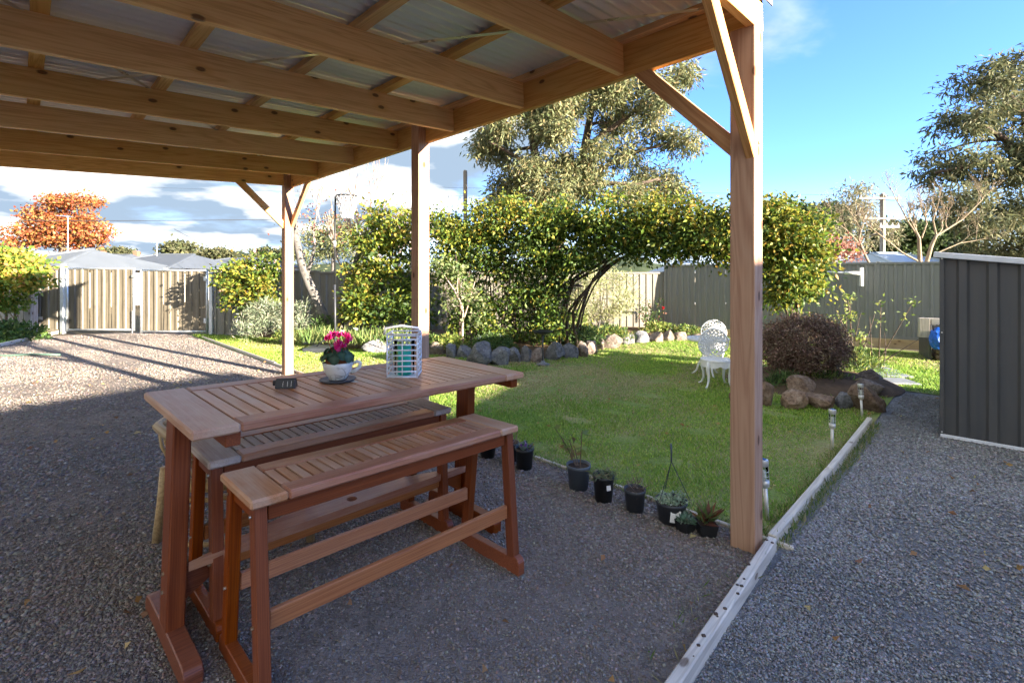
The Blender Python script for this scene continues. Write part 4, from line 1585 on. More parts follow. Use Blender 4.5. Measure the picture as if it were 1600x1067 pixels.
# ------------------------------------------------------------------ solar garden lights along the edging
def solar_stake(px, py, h, label, lean):
    p = G(px, py)
    root = thing('solar_garden_light', label, 'garden light', p, 0, 'solar garden lights by the edging')
    root.rotation_euler = (lean[0], lean[1], random.uniform(0, 3))
    k = h / .36
    MB().tube([(0, 0, -.03), (0, 0, .20 * k)], .0125, 12).build('stake', 'steel', root, smooth=True)
    MB().lathe([(.0125, .19 * k), (.024, .2 * k), (.027, .215 * k), (.027, .235 * k), (.0, .235 * k)], 20).build('collar', 'steel', root, smooth=True)
    MB().lathe([(.021, .235 * k), (.024, .25 * k), (.024, .32 * k), (.022, .32 * k), (.022, .25 * k), (.019, .236 * k)], 20).build('glass', 'glass', root, smooth=True)
    MB().lathe([(0, .236 * k), (.012, .24 * k), (.009, .29 * k), (0, .295 * k)], 12).build('lamp', 'label', root, smooth=True)
    for j in range(4):
        a = j * math.pi / 2
        MB().tube([(.0265 * math.cos(a), .0265 * math.sin(a), .23 * k), (.0265 * math.cos(a), .0265 * math.sin(a), .335 * k)], .002, 5).build('cage_bar', 'steel', root)
    for z in (.262, .288):
        MB().tube([(.0265 * math.cos(q * .4488), .0265 * math.sin(q * .4488), z * k) for q in range(14)], .0016, 5, closed=True).build('cage_ring', 'steel', root)
    MB().lathe([(.024, .318 * k), (.029, .322 * k), (.030, .352 * k), (.028, .357 * k), (0, .358 * k)], 24).build('cap', 'steel', root, smooth=True)
    MB().box((-.016, -.016, .358 * k), (.016, .016, .361 * k)).build('solar_cell', 'solar', root)


solar_stake(1199, 813, .37, 'stainless solar garden light on the lawn nearest the carport post', (R(1), R(4), 0))
solar_stake(1300, 704, .37, 'stainless solar garden light halfway along the lawn edging', (0, R(1), 0))
solar_stake(1347, 652, .37, 'stainless solar garden light in front of the slanted rock', (0, R(5), 0))


# ------------------------------------------------------------------ white cast metal chairs and table
def lace_disc(rad, th, rings, spokes, phase=0.0, bow=0.0):
    """pierced round plate in the XZ plane"""
    mb = MB()
    nr = len(rings) - 1
    for i in range(nr):
        r0, r1 = rings[i] * rad, rings[i + 1] * rad
        for j in range(spokes):
            solid = (i % 2 == 0) or ((j + i // 2) % 2 == 0)
            if not solid:
                continue
            a0, a1 = 2 * math.pi * (j + phase) / spokes, 2 * math.pi * (j + 1 + phase) / spokes
            vs = []
            for y in (-th / 2, th / 2):
                for (r_, a) in ((r0, a0), (r1, a0), (r1, a1), (r0, a1)):
                    vs.append((r_ * math.cos(a), y + bow * (r_ * math.cos(a) / rad) ** 2, r_ * math.sin(a)))
            mb.add(vs, [(0, 1, 2, 3), (7, 6, 5, 4), (0, 4, 5, 1), (1, 5, 6, 2), (2, 6, 7, 3), (3, 7, 4, 0)])
    return mb


RINGS = [0.0, .12, .24, .30, .44, .50, .63, .69, .82, .87, .96, 1.0]


def lace_chair(p, rz, label):
    root = thing('cast_metal_chair', label, 'chair', p, rz, 'white lace metal garden chairs')
    # local -Y is the back side
    b_ = lace_disc(.205, .012, RINGS, 36, bow=.05)
    b_.xf(Matrix.Translation((0, -.19, .60)) @ Matrix.Rotation(R(-12), 4, 'X'))
    bo = b_.build('backrest', 'white_metal', root)
    rim = [(.205 * math.cos(2 * math.pi * j / 36), .05 * math.cos(2 * math.pi * j / 36) ** 2, .205 * math.sin(2 * math.pi * j / 36)) for j in range(36)]
    q = MB().tube(rim, .011, 8, closed=True)
    q.xf(Matrix.Translation((0, -.19, .60)) @ Matrix.Rotation(R(-12), 4, 'X'))
    q.build('rim', 'white_metal', bo, smooth=True)
    s_ = lace_disc(.20, .012, RINGS, 30)
    s_.xf(Matrix.Translation((0, 0, .39)) @ Matrix.Rotation(R(90), 4, 'X'))
    s_.build('seat', 'white_metal', root)
    MB().lathe([(.20, .36), (.208, .375), (.208, .398), (.196, .40), (.196, .36), (.20, .36)], 36).build('seat_rim', 'white_metal', root, smooth=True)
    for k in range(4):
        a = R(45 + 90 * k)
        ca, sa = math.cos(a), math.sin(a)
        pts = [(.17, .375), (.205, .33), (.215, .27), (.195, .18), (.195, .10), (.225, .04), (.262, .010), (.275, .014)]
        MB().tube([(ca * u, sa * u, z) for u, z in pts], [.028, .03, .026, .019, .015, .013, .015, .012], 10).build('leg', 'white_metal', root, smooth=True)
        # scalloped apron between legs
        ap = MB()
        n = 10
        vs, fs = [], []
        for j in range(n + 1):
            aa = a + R(90) * j / n
            dz = .065 + .03 * abs(math.sin(2 * math.pi * j / n))
            vs += [(.203 * math.cos(aa), .203 * math.sin(aa), .38), (.203 * math.cos(aa), .203 * math.sin(aa), .38 - dz)]
        for j in range(n):
            fs.append((2 * j, 2 * j + 1, 2 * j + 3, 2 * j + 2))
        ap.add(vs, fs).build('apron', 'white_metal', root)
    return root


pA = G(1119, 604)
lace_chair(pA, R(172), 'white lace metal garden chair nearest the timber post, seen from behind')
lace_chair(XY(1113, 8.5), R(-14), 'white lace metal garden chair beyond the small round table')
p = XY(1106, 7.6)
root = thing('garden_table', 'small round white lace metal table between the two chairs', 'table', p)
tp = lace_disc(.31, .014, RINGS, 40)
tp.xf(Matrix.Translation((0, 0, .58)) @ Matrix.Rotation(R(90), 4, 'X'))
tp.build('top', 'white_metal', root)
MB().lathe([(.31, .555), (.318, .57), (.318, .592), (.305, .594), (.305, .555), (.31, .555)], 40).build('rim', 'white_metal', root, smooth=True)
MB().lathe([(.03, .2), (.022, .3), (.04, .38), (.022, .46), (.03, .56), (.06, .575)], 16).build('column', 'white_metal', root, smooth=True)
for k in range(3):
    a = R(30 + 120 * k)
    ca, sa = math.cos(a), math.sin(a)
    MB().tube([(ca * u, sa * u, z) for u, z in ((.01, .25), (.09, .26), (.14, .16), (.17, .07), (.22, .015), (.24, .014))], [.022, .02, .017, .015, .014, .012], 8).build('leg', 'white_metal', root, smooth=True)

# ------------------------------------------------------------------ bird bath and feeder
p = G(848, 571)
root = thing('bird_bath', 'dark metal bird bath on a slim stem at the edge of the rocks', 'bird bath', p)
MB().lathe([(0, .545), (.05, .55), (.14, .57), (.175, .60), (.18, .605), (.172, .607), (.13, .583), (0, .565)], 32).build('bowl', 'black', root, smooth=True)
MB().tube([(0, 0, .0), (0, 0, .28), (0, 0, .55)], [.016, .013, .018], 10).build('stem', 'saucer', root, smooth=True)
MB().lathe([(0, .0), (.13, .0), (.12, .03), (.05, .05), (.02, .09), (0, .09)], 20).build('base', 'rock_grey', root, smooth=True)
p = P(903, 470, 9.7)
root = thing('bird_feeder', 'hanging bird feeder with pointed roof at the left side of the arch', 'bird feeder', p)
MB().lathe([(.0, .36), (.015, .34), (.13, .285), (.135, .28), (.0, .285)], 6).build('roof', 'bark_dark', root)
MB().lathe([(0, 0.0), (.14, 0.0), (.14, .015), (0, .012)], 6).build('tray', 'bark_dark', root)
for a in (0.5, 2.6, 4.7):
    MB().tube([(.06 * math.cos(a), .06 * math.sin(a), .01), (.06 * math.cos(a), .06 * math.sin(a), .29)], .006, 6).build('upright', 'bark_dark', root)
MB().tube([(0, 0, .35), (0, 0, .62)], .003, 5).build('hanger', 'cable', root)

# ------------------------------------------------------------------ netball ring
p = G(524, 549)
p = Vector(((524 - 800) / F * 9.7, 9.7, zgf(-3.56, 9.7)))
root = thing('netball_ring', 'tall portable netball ring with white net on a black pole', 'netball ring', p)
MB().box((-.55, -.30, 0), (-.02, .28, .11)).build('base', 'darkgrey', root, bevel=0.03, seg=2)
MB().tube([(0, 0, 0.02), (-.012, 0, 1.35)], .021, 12).build('lower_pole', 'darkgrey', root, smooth=True)
MB().tube([(-.012, 0, 1.35), (-.012, 0, 2.2), (0, 0, 3.08)], .017, 12).build('upper_pole', 'black', root, smooth=True)
MB().tube([(-.012, 0, 2.12), (-.012, 0, 2.23)], .024, 12).build('sleeve', 'white_metal', root, smooth=True)
MB().tube([(-.4, 0, .09), (-.012, 0, .42)], .012, 8).build('strut', 'darkgrey', root, smooth=True)
rr = .20
MB().tube([(.03 + rr + rr * math.cos(2 * math.pi * j / 36), rr * math.sin(2 * math.pi * j / 36), 3.13) for j in range(36)], .017, 8, closed=True).build('ring', 'black', root, smooth=True)
MB().tube([(0, 0, 2.95), (0, 0, 3.12), (.04, 0, 3.13)], .018, 8).build('bracket', 'black', root, smooth=True)
mb = MB()
NN = 14
cx_ = .03 + rr
prof = [(.21, 3.12), (.185, 3.03), (.165, 2.94), (.145, 2.85), (.125, 2.76), (.12, 2.68)]
for j in range(NN):
    for sgn in (-1, 1):
        mb.tube([(cx_ + r_ * math.cos(2 * math.pi * (j + sgn * i * .5) / NN), r_ * math.sin(2 * math.pi * (j + sgn * i * .5) / NN), z) for i, (r_, z) in enumerate(prof)], .009, 4)
mb.build('net', 'net', root)


# ------------------------------------------------------------------ rocks and pavers
def rock(p, w, d, h, mat, label, group, tilt=(0, 0), sink=.12):
    bm = bmesh.new()
    bmesh.ops.create_icosphere(bm, subdivisions=3, radius=1.0)
    rs = random.uniform(0, 100)
    cut = [(Vector((random.gauss(0, 1), random.gauss(0, 1), random.gauss(.3, .8))).normalized(), random.uniform(.52, .86)) for _ in range(14)]
    from mathutils import noise as mn
    for v in bm.verts:
        c = v.co.copy()
        c *= 1 + .16 * mn.noise(c * 1.3 + Vector((rs, 0, 0)))
        for nrm, dd in cut:
            k = c.dot(nrm)
            if k > dd:
                c -= nrm * (k - dd) * .97
        c *= 1 + .07 * mn.noise(c * 4 + Vector((0, rs, 0)))
        v.co = Vector((c.x * w / 2 * 1.3, c.y * d / 2 * 1.25, c.z * h / 2 * 1.4 + h / 2 - h * sink))
    me = bpy.data.meshes.new('rock')
    bm.to_mesh(me)
    bm.free()
    me.materials.append(M[mat])
    o = new_obj('rock', me)
    o.location = p
    o.rotation_euler = (tilt[0], tilt[1], random.uniform(-.3, .3))
    return tag(o, label, 'rock', group)


def nth(k):
    return ['first', 'second', 'third', 'fourth', 'fifth', 'sixth', 'seventh', 'eighth', 'ninth', 'tenth', 'eleventh', 'twelfth', 'thirteenth'][k]


RK = [(452, 535, 30, 11, 1), (484, 540, 34, 13, 0), (520, 543, 26, 12, 1), (548, 546, 26, 13, 1), (590, 552, 46, 19, 0), (640, 553, 40, 18, 0), (684, 556, 24, 20, 1), (704, 560, 22, 20, 0),
      (723, 561, 24, 20, 0), (749, 571, 42, 33, 0), (779, 571, 36, 27, 0), (805, 567, 21, 24, 0), (823, 566, 20, 23, 0)]
RK2 = [(841, 567, 20, 21, 1), (867, 564, 25, 26, 0), (889, 561, 25, 26, 0), (910, 559, 17, 22, 1), (924, 556, 22, 24, 1), (939, 548, 13, 16, 1), (957, 545, 31, 22, 1), (981, 539, 21, 19, 0),
       (1003, 537, 28, 17, 0), (1028, 536, 25, 15, 1), (1047, 534, 18, 17, 1), (1067, 534, 23, 14, 1), (1092, 532, 22, 11, 1)]
for lst, sd_ in ((RK[::-1], 'left'), (RK2, 'right')):
    for k, (x, y, w, h, c) in enumerate(lst):
        p = G(x, y)
        s_ = p.y / F
        nm = ('grey', 'tan')[c]
        rock(p + Vector((0, .10, 0)), w * s_, max(.28, w * s_ * .8), h * s_ * 1.1, ('rock_grey', 'rock_tan')[c],
             f'{nm} rock in the garden border, {nth(k)} to the {sd_} of the bird bath', 'rocks edging the back garden bed')
RB_ = [(1168, 638, 34, 24, 0, 'brown rock in the bush bed, just left of the near post', (0, 0)),
       (1206, 637, 28, 31, 0, 'rough brown rock just right of the timber post, under the dark bush', (0, 0)),
       (1249, 642, 35, 29, 0, 'squarish pale brown rock in front of the dark bush', (0, 0)),
       (1262, 619, 44, 22, 0, 'wide brown rock right under the dark bush', (0, 0)),
       (1288, 642, 46, 20, 0, 'low flat brown rock among ferns in the bush bed', (0, 0)),
       (1328, 643, 24, 20, 2, 'small dark grey rock beside the slanted slab', (0, 0)),
       (1356, 644, 54, 30, 0, 'large slanted brown slab rock at the end of the sleeper edging', (0, R(22))),
       (1372, 622, 40, 22, 1, 'orange-brown flat rock at the path edge beyond the slanted slab', (0, R(10))),
       (1368, 606, 34, 24, 1, 'tall tan rock at the path edge nearest the pavers', (0, R(12)))]
for x, y, w, h, c, lab, tl in RB_:
    p = G(x, y)
    s_ = p.y / F
    rock(p + Vector((0, .12, .03)), w * s_, w * s_ * .85, h * s_ * 1.12, ('rock_brown', 'rock_tan', 'rock_grey')[c], lab, 'rocks round the bush bed', tl)
for k, (x, y, w) in enumerate(((1411, 600, 42), (1398, 589, 46), (1380, 581, 44), (1364, 573, 40))):
    p = G(x, y)
    s_ = p.y / F
    o = MB().box((-w * s_ / 2, -.2, -.02), (w * s_ / 2, .2, .035)).build('paver', 'paver', bevel=0.008)
    o.location = p + Vector((0, .1, 0))
    o.rotation_euler = (0, 0, R(-8 + 3 * k))
    tag(o, ('blue-grey paver nearest the gravel path', 'second blue-grey paver from the gravel path', 'third blue-grey paver from the gravel path',
            'farthest blue-grey paver, by the twiggy rose')[k], 'paver', 'stepping pavers in the grass')

# ------------------------------------------------------------------ clothes bar on the fence, planter with blue bag
a = P(1345, 427, 10.55)
root = thing('clothes_rail', 'folded white clothes rail fixed on the grey fence', 'clothesline', a)
MB().box((-.03, -.05, -.28), (.03, .0, .12)).build('bracket', 'white_metal', root, bevel=0.004)
b_ = P(1262, 424, 11.1) - a
MB().tube([(-.03, -.06, 0), (-.38, -.05, .01)], .035, 8).build('arm', 'white_metal', root, smooth=True)
MB().tube([(-.38, -.05, .01), tuple(b_ + Vector((0, -.1, 0)))], .016, 8).build('rail', 'galv', root, smooth=True)
p = XY(1462, 8.9)
root = thing('raised_planter', 'grey panelled raised planter with timber corner post behind the shed', 'planter', p, R(-30))
plank('panel', (-.08, -.02, .38), (-.06, .9, .38), .04, .76, 'darkgrey', root)
plank('panel', (-.06, .92, .30), (1.0, .92, .30), .04, .60, 'darkgrey', root)
plank('corner_post', (-.16, .05, .42), (-.16, .05, .78), .15, .15, 'oldwood', root, up=(1, 0, 0))
plank('cap', (-.16, .05, .72), (.4, .05, .72), .14, .12, 'oldwood', root)
for k in range(7):
    MB().tube([(.04 + .12 * (k % 4), -.1, .07 + .11 * (k // 4)), (.04 + .12 * (k % 4), .4, .07 + .11 * (k // 4))], .05, 8).build('log', 'bark_red', root, smooth=True)
p2 = P(1466, 546, 8.8)
root = thing('plastic_bag', 'bright blue plastic bag with looped handle on the planter', 'bag', p2)
bm = bmesh.new()
bmesh.ops.create_icosphere(bm, subdivisions=3, radius=1)
for v in bm.verts:
    f_ = 1 + .14 * math.sin(v.co.x * 9 + v.co.z * 5) * math.cos(v.co.y * 7)
    v.co = Vector((v.co.x * .14 * f_, v.co.y * .11 * f_, max(-1, v.co.z * 1.15) * .19 + .19))
me = bpy.data.meshes.new('bag')
bm.to_mesh(me)
bm.free()
me.materials.append(M['blue_bag'])
new_obj('body', me, root)
MB().tube([(-.09, 0, .34), (-.08, 0, .43), (.0, 0, .46), (.08, 0, .43), (.09, 0, .34)], .008, 6).build('handle', 'black', root, smooth=True)
# garden hose end lying on the left of the drive
p = G(14, 557)
tag(MB().tube([tuple(p + Vector((-.8, .1, .015))), tuple(p + Vector((0, 0, .015))), tuple(p + Vector((.3, .12, .02))), tuple(p + Vector((.8, .08, .015)))], .018, 8).build('garden_hose', 'hoseg', smooth=True),
    'green garden hose end lying on the drive at far left', 'hose')


# ------------------------------------------------------------------ vegetation
def B(px, py, rx, ry, Y, ncl, nl, cr_, rd=None, w=None):
    s_ = Y / F
    r_ = (rx * s_, rd if rd else rx * s_ * .8, ry * s_)
    t_ = (P(px, py, Y), r_, ncl, nl, cr_)
    return t_ + ((w,) if w else ())


# --- vine-covered arch
VY = [(.13, .19, .03), (.22, .26, .035), (.34, .31, .045), (.075, .13, .027), (.41, .29, .06), (.045, .085, .022)]
WG, WM, WYEL = [5, 3, .7, 6, .2, 5], [4, 4, 2.2, 3, .8, 2], [3, 4, 3.4, 2.4, 1.3, 1.2]
vb = []
for (px, py, rx, ry, Y, n, w) in (
        (715, 400, 32, 45, 10.3, 16, WG), (760, 380, 48, 45, 10.2, 24, WG), (740, 358, 45, 24, 10.0, 16, WM), (790, 345, 40, 20, 9.9, 16, WYEL), (705, 372, 26, 16, 9.9, 8, WYEL),
        (810, 400, 48, 42, 10.1, 24, WG), (850, 380, 42, 40, 9.9, 22, WG), (845, 350, 40, 24, 9.8, 16, WM), (780, 460, 60, 45, 10.2, 22, WG), (840, 450, 36, 40, 10.2, 12, WG),
        (730, 470, 35, 45, 10.3, 10, WG), (895, 350, 42, 28, 9.7, 20, WG), (930, 370, 40, 28, 9.5, 18, WG), (960, 345, 42, 24, 9.3, 18, WM), (990, 375, 42, 26, 9.2, 20, WG),
        (1030, 345, 42, 22, 9.0, 18, WYEL), (1045, 380, 42, 25, 8.9, 20, WG), (1085, 350, 40, 24, 8.7, 18, WYEL), (1100, 382, 38, 24, 8.6, 18, WM), (1140, 358, 34, 28, 8.4, 16, WYEL),
        (1150, 395, 30, 20, 8.3, 12, WM), (1190, 365, 34, 32, 8.2, 18, WYEL), (1215, 350, 32, 26, 8.1, 16, WYEL), (1240, 380, 36, 32, 8.0, 20, WYEL), (1225, 415, 36, 26, 8.0, 18, WM),
        (1250, 440, 32, 24, 8.0, 16, WYEL), (1232, 462, 26, 18, 8.0, 10, WM)):
    vb.append(B(px, py, rx, ry, Y, n, 46, .24, .45, w))
base = XY(850, 10.2)
trk = []
for k in range(16):
    x0 = 700 + k * 12 + random.uniform(-8, 8)
    Y = 10.2 + random.uniform(-.35, .35)
    trk.append(([P(x0, 548, Y), P(x0 + random.uniform(-14, 14), 505, Y), P(x0 + random.uniform(-24, 24), 455, Y - .1), P(x0 + random.uniform(-20, 30), 395, Y - .2)], random.uniform(.014, .036), .010))
for k in range(13):
    j = lambda a_: random.uniform(-a_, a_)
    trk.append(([P(852 + 4 * k + j(10), 548, 10.1 + j(.2)), P(858 + 4 * k + j(12), 485 + j(8), 10.0 + j(.2)), P(880 + 4 * k + j(16), 440 + j(8), 9.9 + j(.2)), P(915 + 5 * k + j(18), 408 + j(8), 9.7), P(960 + 4 * k + j(20), 385 + j(6), 9.4),
                 P(1040 + j(20), 372 + j(6), 9.0), P(1120 + j(20), 372 + j(6), 8.6)], random.uniform(.014, .036), .010))
for k in range(8):
    j = lambda a_: random.uniform(-a_, a_)
    trk.append(([P(1238 + j(12), 545, 8.0 + j(.1)), P(1236 + j(12), 480, 8.0), P(1230 + j(12), 430, 8.0), P(1215 + j(14), 385, 8.1), P(1150 + j(20), 370, 8.4)], random.uniform(.016, .034), .012))
for (px, py, rx, ry, Y, n, w) in ((880, 412, 26, 18, 9.8, 12, WG), (905, 400, 26, 16, 9.6, 12, WG), (872, 445, 20, 24, 9.9, 8, WG), (760, 505, 60, 28, 10.3, 16, WG), (830, 500, 40, 30, 10.3, 10, WG), (700, 430, 24, 40, 10.3, 12, WG),
                                  (690, 350, 22, 20, 10.1, 8, WM), (815, 336, 24, 10, 9.8, 5, WYEL), (905, 338, 26, 10, 9.6, 5, WM), (1000, 336, 24, 10, 9.2, 5, WYEL), (1120, 340, 24, 12, 8.6, 6, WYEL), (1262, 400, 24, 24, 8.0, 12, WYEL), (1205, 325, 20, 12, 8.1, 6, WYEL), (862, 480, 16, 28, 9.9, 7, WG), (852, 515, 22, 20, 9.9, 6, WG), (790, 520, 50, 18, 10.0, 8, WG), (742, 326, 14, 12, 10.0, 4, WYEL), (798, 322, 16, 10, 9.9, 4, WYEL), (868, 322, 12, 12, 9.8, 3, WM),
                                  (948, 318, 16, 10, 9.4, 4, WM), (1030, 318, 14, 10, 9.0, 4, WYEL), (1075, 326, 12, 12, 8.8, 3, WYEL), (1165, 322, 14, 12, 8.3, 4, WYEL), (1255, 352, 16, 14, 8.0, 5, WYEL)):
    vb.append(B(px, py, rx, ry, Y, n, 46, .24, .45, w))
vb = [(c_, r_, int(n_ * 1.5), 66, .24, w_) for c_, r_, n_, l_, q_, w_ in vb]
tree('vine_arch', 'big yellowing leafy vine trained over a garden arch behind the lawn', 'vine', base, trk, vb,
     dict(L=.088, W=.046, pal=VY, droop=.45, shell=.15, jit=.28), 'bark_dark')

# --- shrubs along the back bed
yb = []
for (px, py, rx, ry, n, w) in ((610, 345, 38, 30, 20, WYEL), (575, 375, 35, 30, 20, WM), (640, 360, 34, 40, 18, WYEL), (615, 400, 50, 35, 28, WM), (575, 430, 35, 30, 20, WM), (640, 430, 36, 40, 22, WG),
                               (560, 470, 34, 28, 22, WYEL), (600, 480, 42, 30, 24, WG), (650, 480, 30, 35, 16, WG), (560, 495, 25, 14, 10, WG)):
    yb.append(B(px, py, rx, ry, 10.7, n, 46, .21, .5, w))
tree('shrub', 'tall yellow-green leafy shrub behind the middle carport post', 'shrub', XY(608, 10.7),
     [([P(628, 520, 10.7), P(632, 470, 10.7), P(620, 420, 10.7), P(615, 360, 10.7)], .05, .02), ([P(600, 520, 10.7), P(590, 460, 10.7), P(580, 400, 10.7)], .04, .02)], yb,
     dict(L=.105, W=.06, pal=VY, droop=.15, shell=.3), 'bark_grey')
rb = []
for (px, py, rx, ry, n, w) in ((392, 430, 36, 24, 22, WYEL), (370, 445, 30, 26, 18, WYEL), (415, 450, 28, 30, 18, WYEL), (392, 470, 42, 22, 20, WM), (358, 425, 20, 18, 9, WM), (412, 412, 22, 16, 10, WG), (430, 485, 18, 20, 8, WM)):
    rb.append(B(px, py, rx, ry, 11.2, n, 40, .19, .45, w))
rs = tree('rose_bush', 'yellow-leaved rose bush beside the right gate post', 'shrub', XY(392, 11.2),
          [([P(392 + k * 8, 520, 11.2), P(390 + k * 12, 480, 11.2), P(388 + k * 16, 430, 11.2)], .02, .01) for k in (-1, 0, 1)], rb, dict(L=.095, W=.06, pal=VY, shell=.25), 'bark_brown')
for (px, py) in ((346, 453), (352, 449), (366, 388), (398, 392), (430, 408)):
    q = P(px, py, 10.85) - rs.location
    n = 12
    leaf_mesh('flower', np.tile(np.array([tuple(q)]), (n, 1)), RNG.normal(size=(n, 3)), .055, .04, palette(n, [(.75, .52, .45), (.80, .62, .55)]), 'petal', rs)
SIL = [(.22, .27, .18), (.30, .34, .24), (.17, .22, .13), (.36, .36, .27)]
sb = [B(px, py, rx, ry, 10.7, n, 60, .15, .35) for (px, py, rx, ry, n) in ((405, 495, 22, 18, 16), (425, 490, 20, 22, 16), (398, 512, 22, 10, 10), (432, 512, 18, 12, 10), (455, 500, 16, 18, 9), (470, 488, 12, 22, 7))]
tree('lavender_bush', 'silvery green bushy lavender at the foot of the rose bush', 'shrub', XY(415, 10.7), [([P(415, 525, 10.7), P(415, 500, 10.7)], .02, .01)], sb, dict(L=.11, W=.016, pal=SIL, up=.9, shell=.2), 'bark_grey', leafmat_='leaf_dull')
# pale feathery shrub inside the arch
ps = [B(px, py, rx, ry, 12.1, n, 60, .20, .4) for (px, py, rx, ry, n) in ((925, 445, 28, 26, 20), (955, 450, 30, 28, 20), (975, 470, 22, 18, 12), (940, 485, 34, 18, 18), (905, 490, 24, 18, 12), (900, 460, 14, 24, 8))]
tree('feathery_shrub', 'pale feathery shrub against the sunlit fence inside the arch', 'shrub', XY(940, 12.1), [([P(935, 515, 12.1), P(940, 480, 12.1), P(945, 440, 12.1)], .025, .01), ([P(930, 515, 12.1), P(915, 480, 12.1), P(910, 450, 12.1)], .02, .01)],
     ps, dict(L=.13, W=.016, pal=[(.33, .36, .17), (.42, .43, .22), (.25, .29, .13), (.50, .47, .28)], up=.6, shell=.1), 'bark_grey', leafmat_='leaf_dull')
# small crepe-like tree with pinkish stems
ct = [B(px, py, rx, ry, 9.7, n, 22, .17, .3) for (px, py, rx, ry, n) in ((690, 415, 18, 16, 9), (715, 425, 14, 12, 6), (735, 455, 16, 20, 6), (700, 480, 16, 20, 5), (745, 490, 16, 16, 5))]
tree('young_tree', 'small slender tree with pale pinkish stems in the bed', 'tree', XY(724, 9.7),
     [([P(724, 552, 9.7), P(722, 515, 9.7), P(724, 480, 9.7), P(708, 450, 9.7), P(690, 425, 9.7)], .028, .010), ([P(724, 500, 9.7), P(735, 465, 9.7), P(742, 440, 9.7)], .017, .008), ([P(723, 490, 9.7), P(714, 455, 9.7), P(716, 425, 9.7)], .015, .007)],
     ct, dict(L=.085, W=.05, pal=[(.20, .26, .10), (.28, .32, .14), (.14, .20, .08)], shell=.1), 'bark_pink')

# two-trunk bare tree
root = thing('bare_tree', 'twin-trunked grey tree with sparse red-tipped twigs behind the netball ring', 'tree', XY(512, 11.0))
b0 = root.location.copy()
mb = MB()
for pts, r0, r1 in (([(512, 512), (495, 470), (472, 420), (462, 370), (458, 335)], .13, .06), ([(530, 512), (538, 470), (552, 430), (560, 395), (572, 365)], .10, .05), ([(478, 432), (488, 405), (492, 380)], .05, .03)):
    pp = [P(x, y, 11.0) - b0 for x, y in pts]
    fine = []
    for i in range(len(pp) - 1):
        fine += [pp[i].lerp(pp[i + 1], k / 3) for k in range(3)]
    fine.append(pp[-1])
    for i in range(1, len(fine) - 1):
        fine[i] = (fine[i - 1] + 2 * fine[i] + fine[i + 1]) / 4
    mb.tube(fine, [r0 + (r1 - r0) * i / (len(fine) - 1) for i in range(len(fine))], 10, cap=False)
mb.build('trunk', 'bark_grey', root, smooth=True)
mb = MB()
for (x, y, dx, dz, ln) in ((458, 338, -.15, 1, .75), (460, 345, .25, 1, .8), (572, 366, .2, 1, .8), (570, 372, -.3, 1, .7), (492, 382, .1, 1, .7), (555, 420, .5, .8, .5), (466, 390, -.4, .9, .5), (565, 385, -.5, .8, .6), (545, 440, -.4, .9, .6)):
    bare_branches(mb, P(x, y, 11.0) - b0, (dx, random.uniform(-.2, .2), dz), ln, .028, 3, .38, .35, 3, .74)
mb.build('branch', 'bark_pink', root)
n = 420
q = np.stack([RNG.normal(0, .62, n), RNG.normal(0, .3, n), RNG.normal(0, .30, n)], 1) + np.array(tuple(P(535, 345, 11.0) - b0))
leaf_mesh('leaf_cluster', q, RNG.normal(size=(n, 3)), .07, .04, palette(n, [(.33, .10, .07), (.42, .20, .10), (.30, .24, .10), (.45, .15, .13)]), 'leaf_dull', root)['kind'] = 'stuff'
tall = MB()
for (x0, y0, x1, y1) in ((520, 345, 508, 268), (545, 340, 556, 262), (500, 345, 478, 285), (560, 350, 580, 300), (470, 340, 452, 300), (535, 340, 530, 280)):
    tall.tube(curve_pts(P(x0, y0, 11.0) - b0, P(x1, y1, 11.0) - b0, (.04, 0, 0), 5), [.012, .01, .008, .006, .004], 4)
tall.build('branch', 'bark_pink', root)

# strappy clumps, ground cover and flowers in the bed
IRIS = [(.24, .34, .10), (.34, .42, .15), (.16, .26, .08), (.45, .46, .20)]


def strap_clump(px, Y, w_, n, L, label, pal=IRIS, dzz=.13, mat='leaf'):
    p = XY(px, Y) + Vector((0, 0, dzz))
    root = thing('strap_leaf_plant', label, 'plant', p, group='strappy plants in the garden bed')
    q = np.stack([RNG.normal(0, w_ / 2.4, n), RNG.normal(0, .10, n), np.zeros(n)], 1)
    d = np.stack([RNG.normal(0, .38, n), RNG.normal(0, .38, n), np.ones(n)], 1)
    leaf_mesh('foliage', q, d, L * RNG.uniform(.6, 1.2, n), .022, palette(n, pal), mat, root)
    return root


ORD = ['left of the fork of the bare tree', 'under the left trunk of the bare tree', 'right behind the netball pole', 'behind the cyclamen, right of the netball pole', 'behind the white lantern', 'just left of the middle post']
for k, (px, Y, w_) in enumerate(((482, 10.1, .35), (505, 10.0, .35), (538, 10.0, .4), (572, 9.9, .45), (600, 9.8, .45), (625, 9.8, .4))):
    strap_clump(px, Y, w_, 130, .36, 'bright strappy leaf clump in the bed, ' + ORD[k])


def mound(name, px, Y, w_, d_, h_, n, L, W, pal, label, cat='plant', mat='leaf', dzz=.12, up=.4, group='low plants in the garden beds'):
    p = XY(px, Y) + Vector((0, 0, dzz))
    root = thing(name, label, cat, p, group=group)
    q = in_ell(n, (w_ / 2, d_ / 2, h_), .3)
    q[:, 2] = np.abs(q[:, 2])
    q[:, :2] += RNG.normal(0, .05, (n, 2))
    d = RNG.normal(size=(n, 3)) + q / np.array([w_ / 2, d_ / 2, h_]) * .6
    d[:, 2] += up
    leaf_mesh('foliage', q, d, L * RNG.uniform(.6, 1.3, n), W, palette(n, pal, jit=.22), mat, root)
    return root


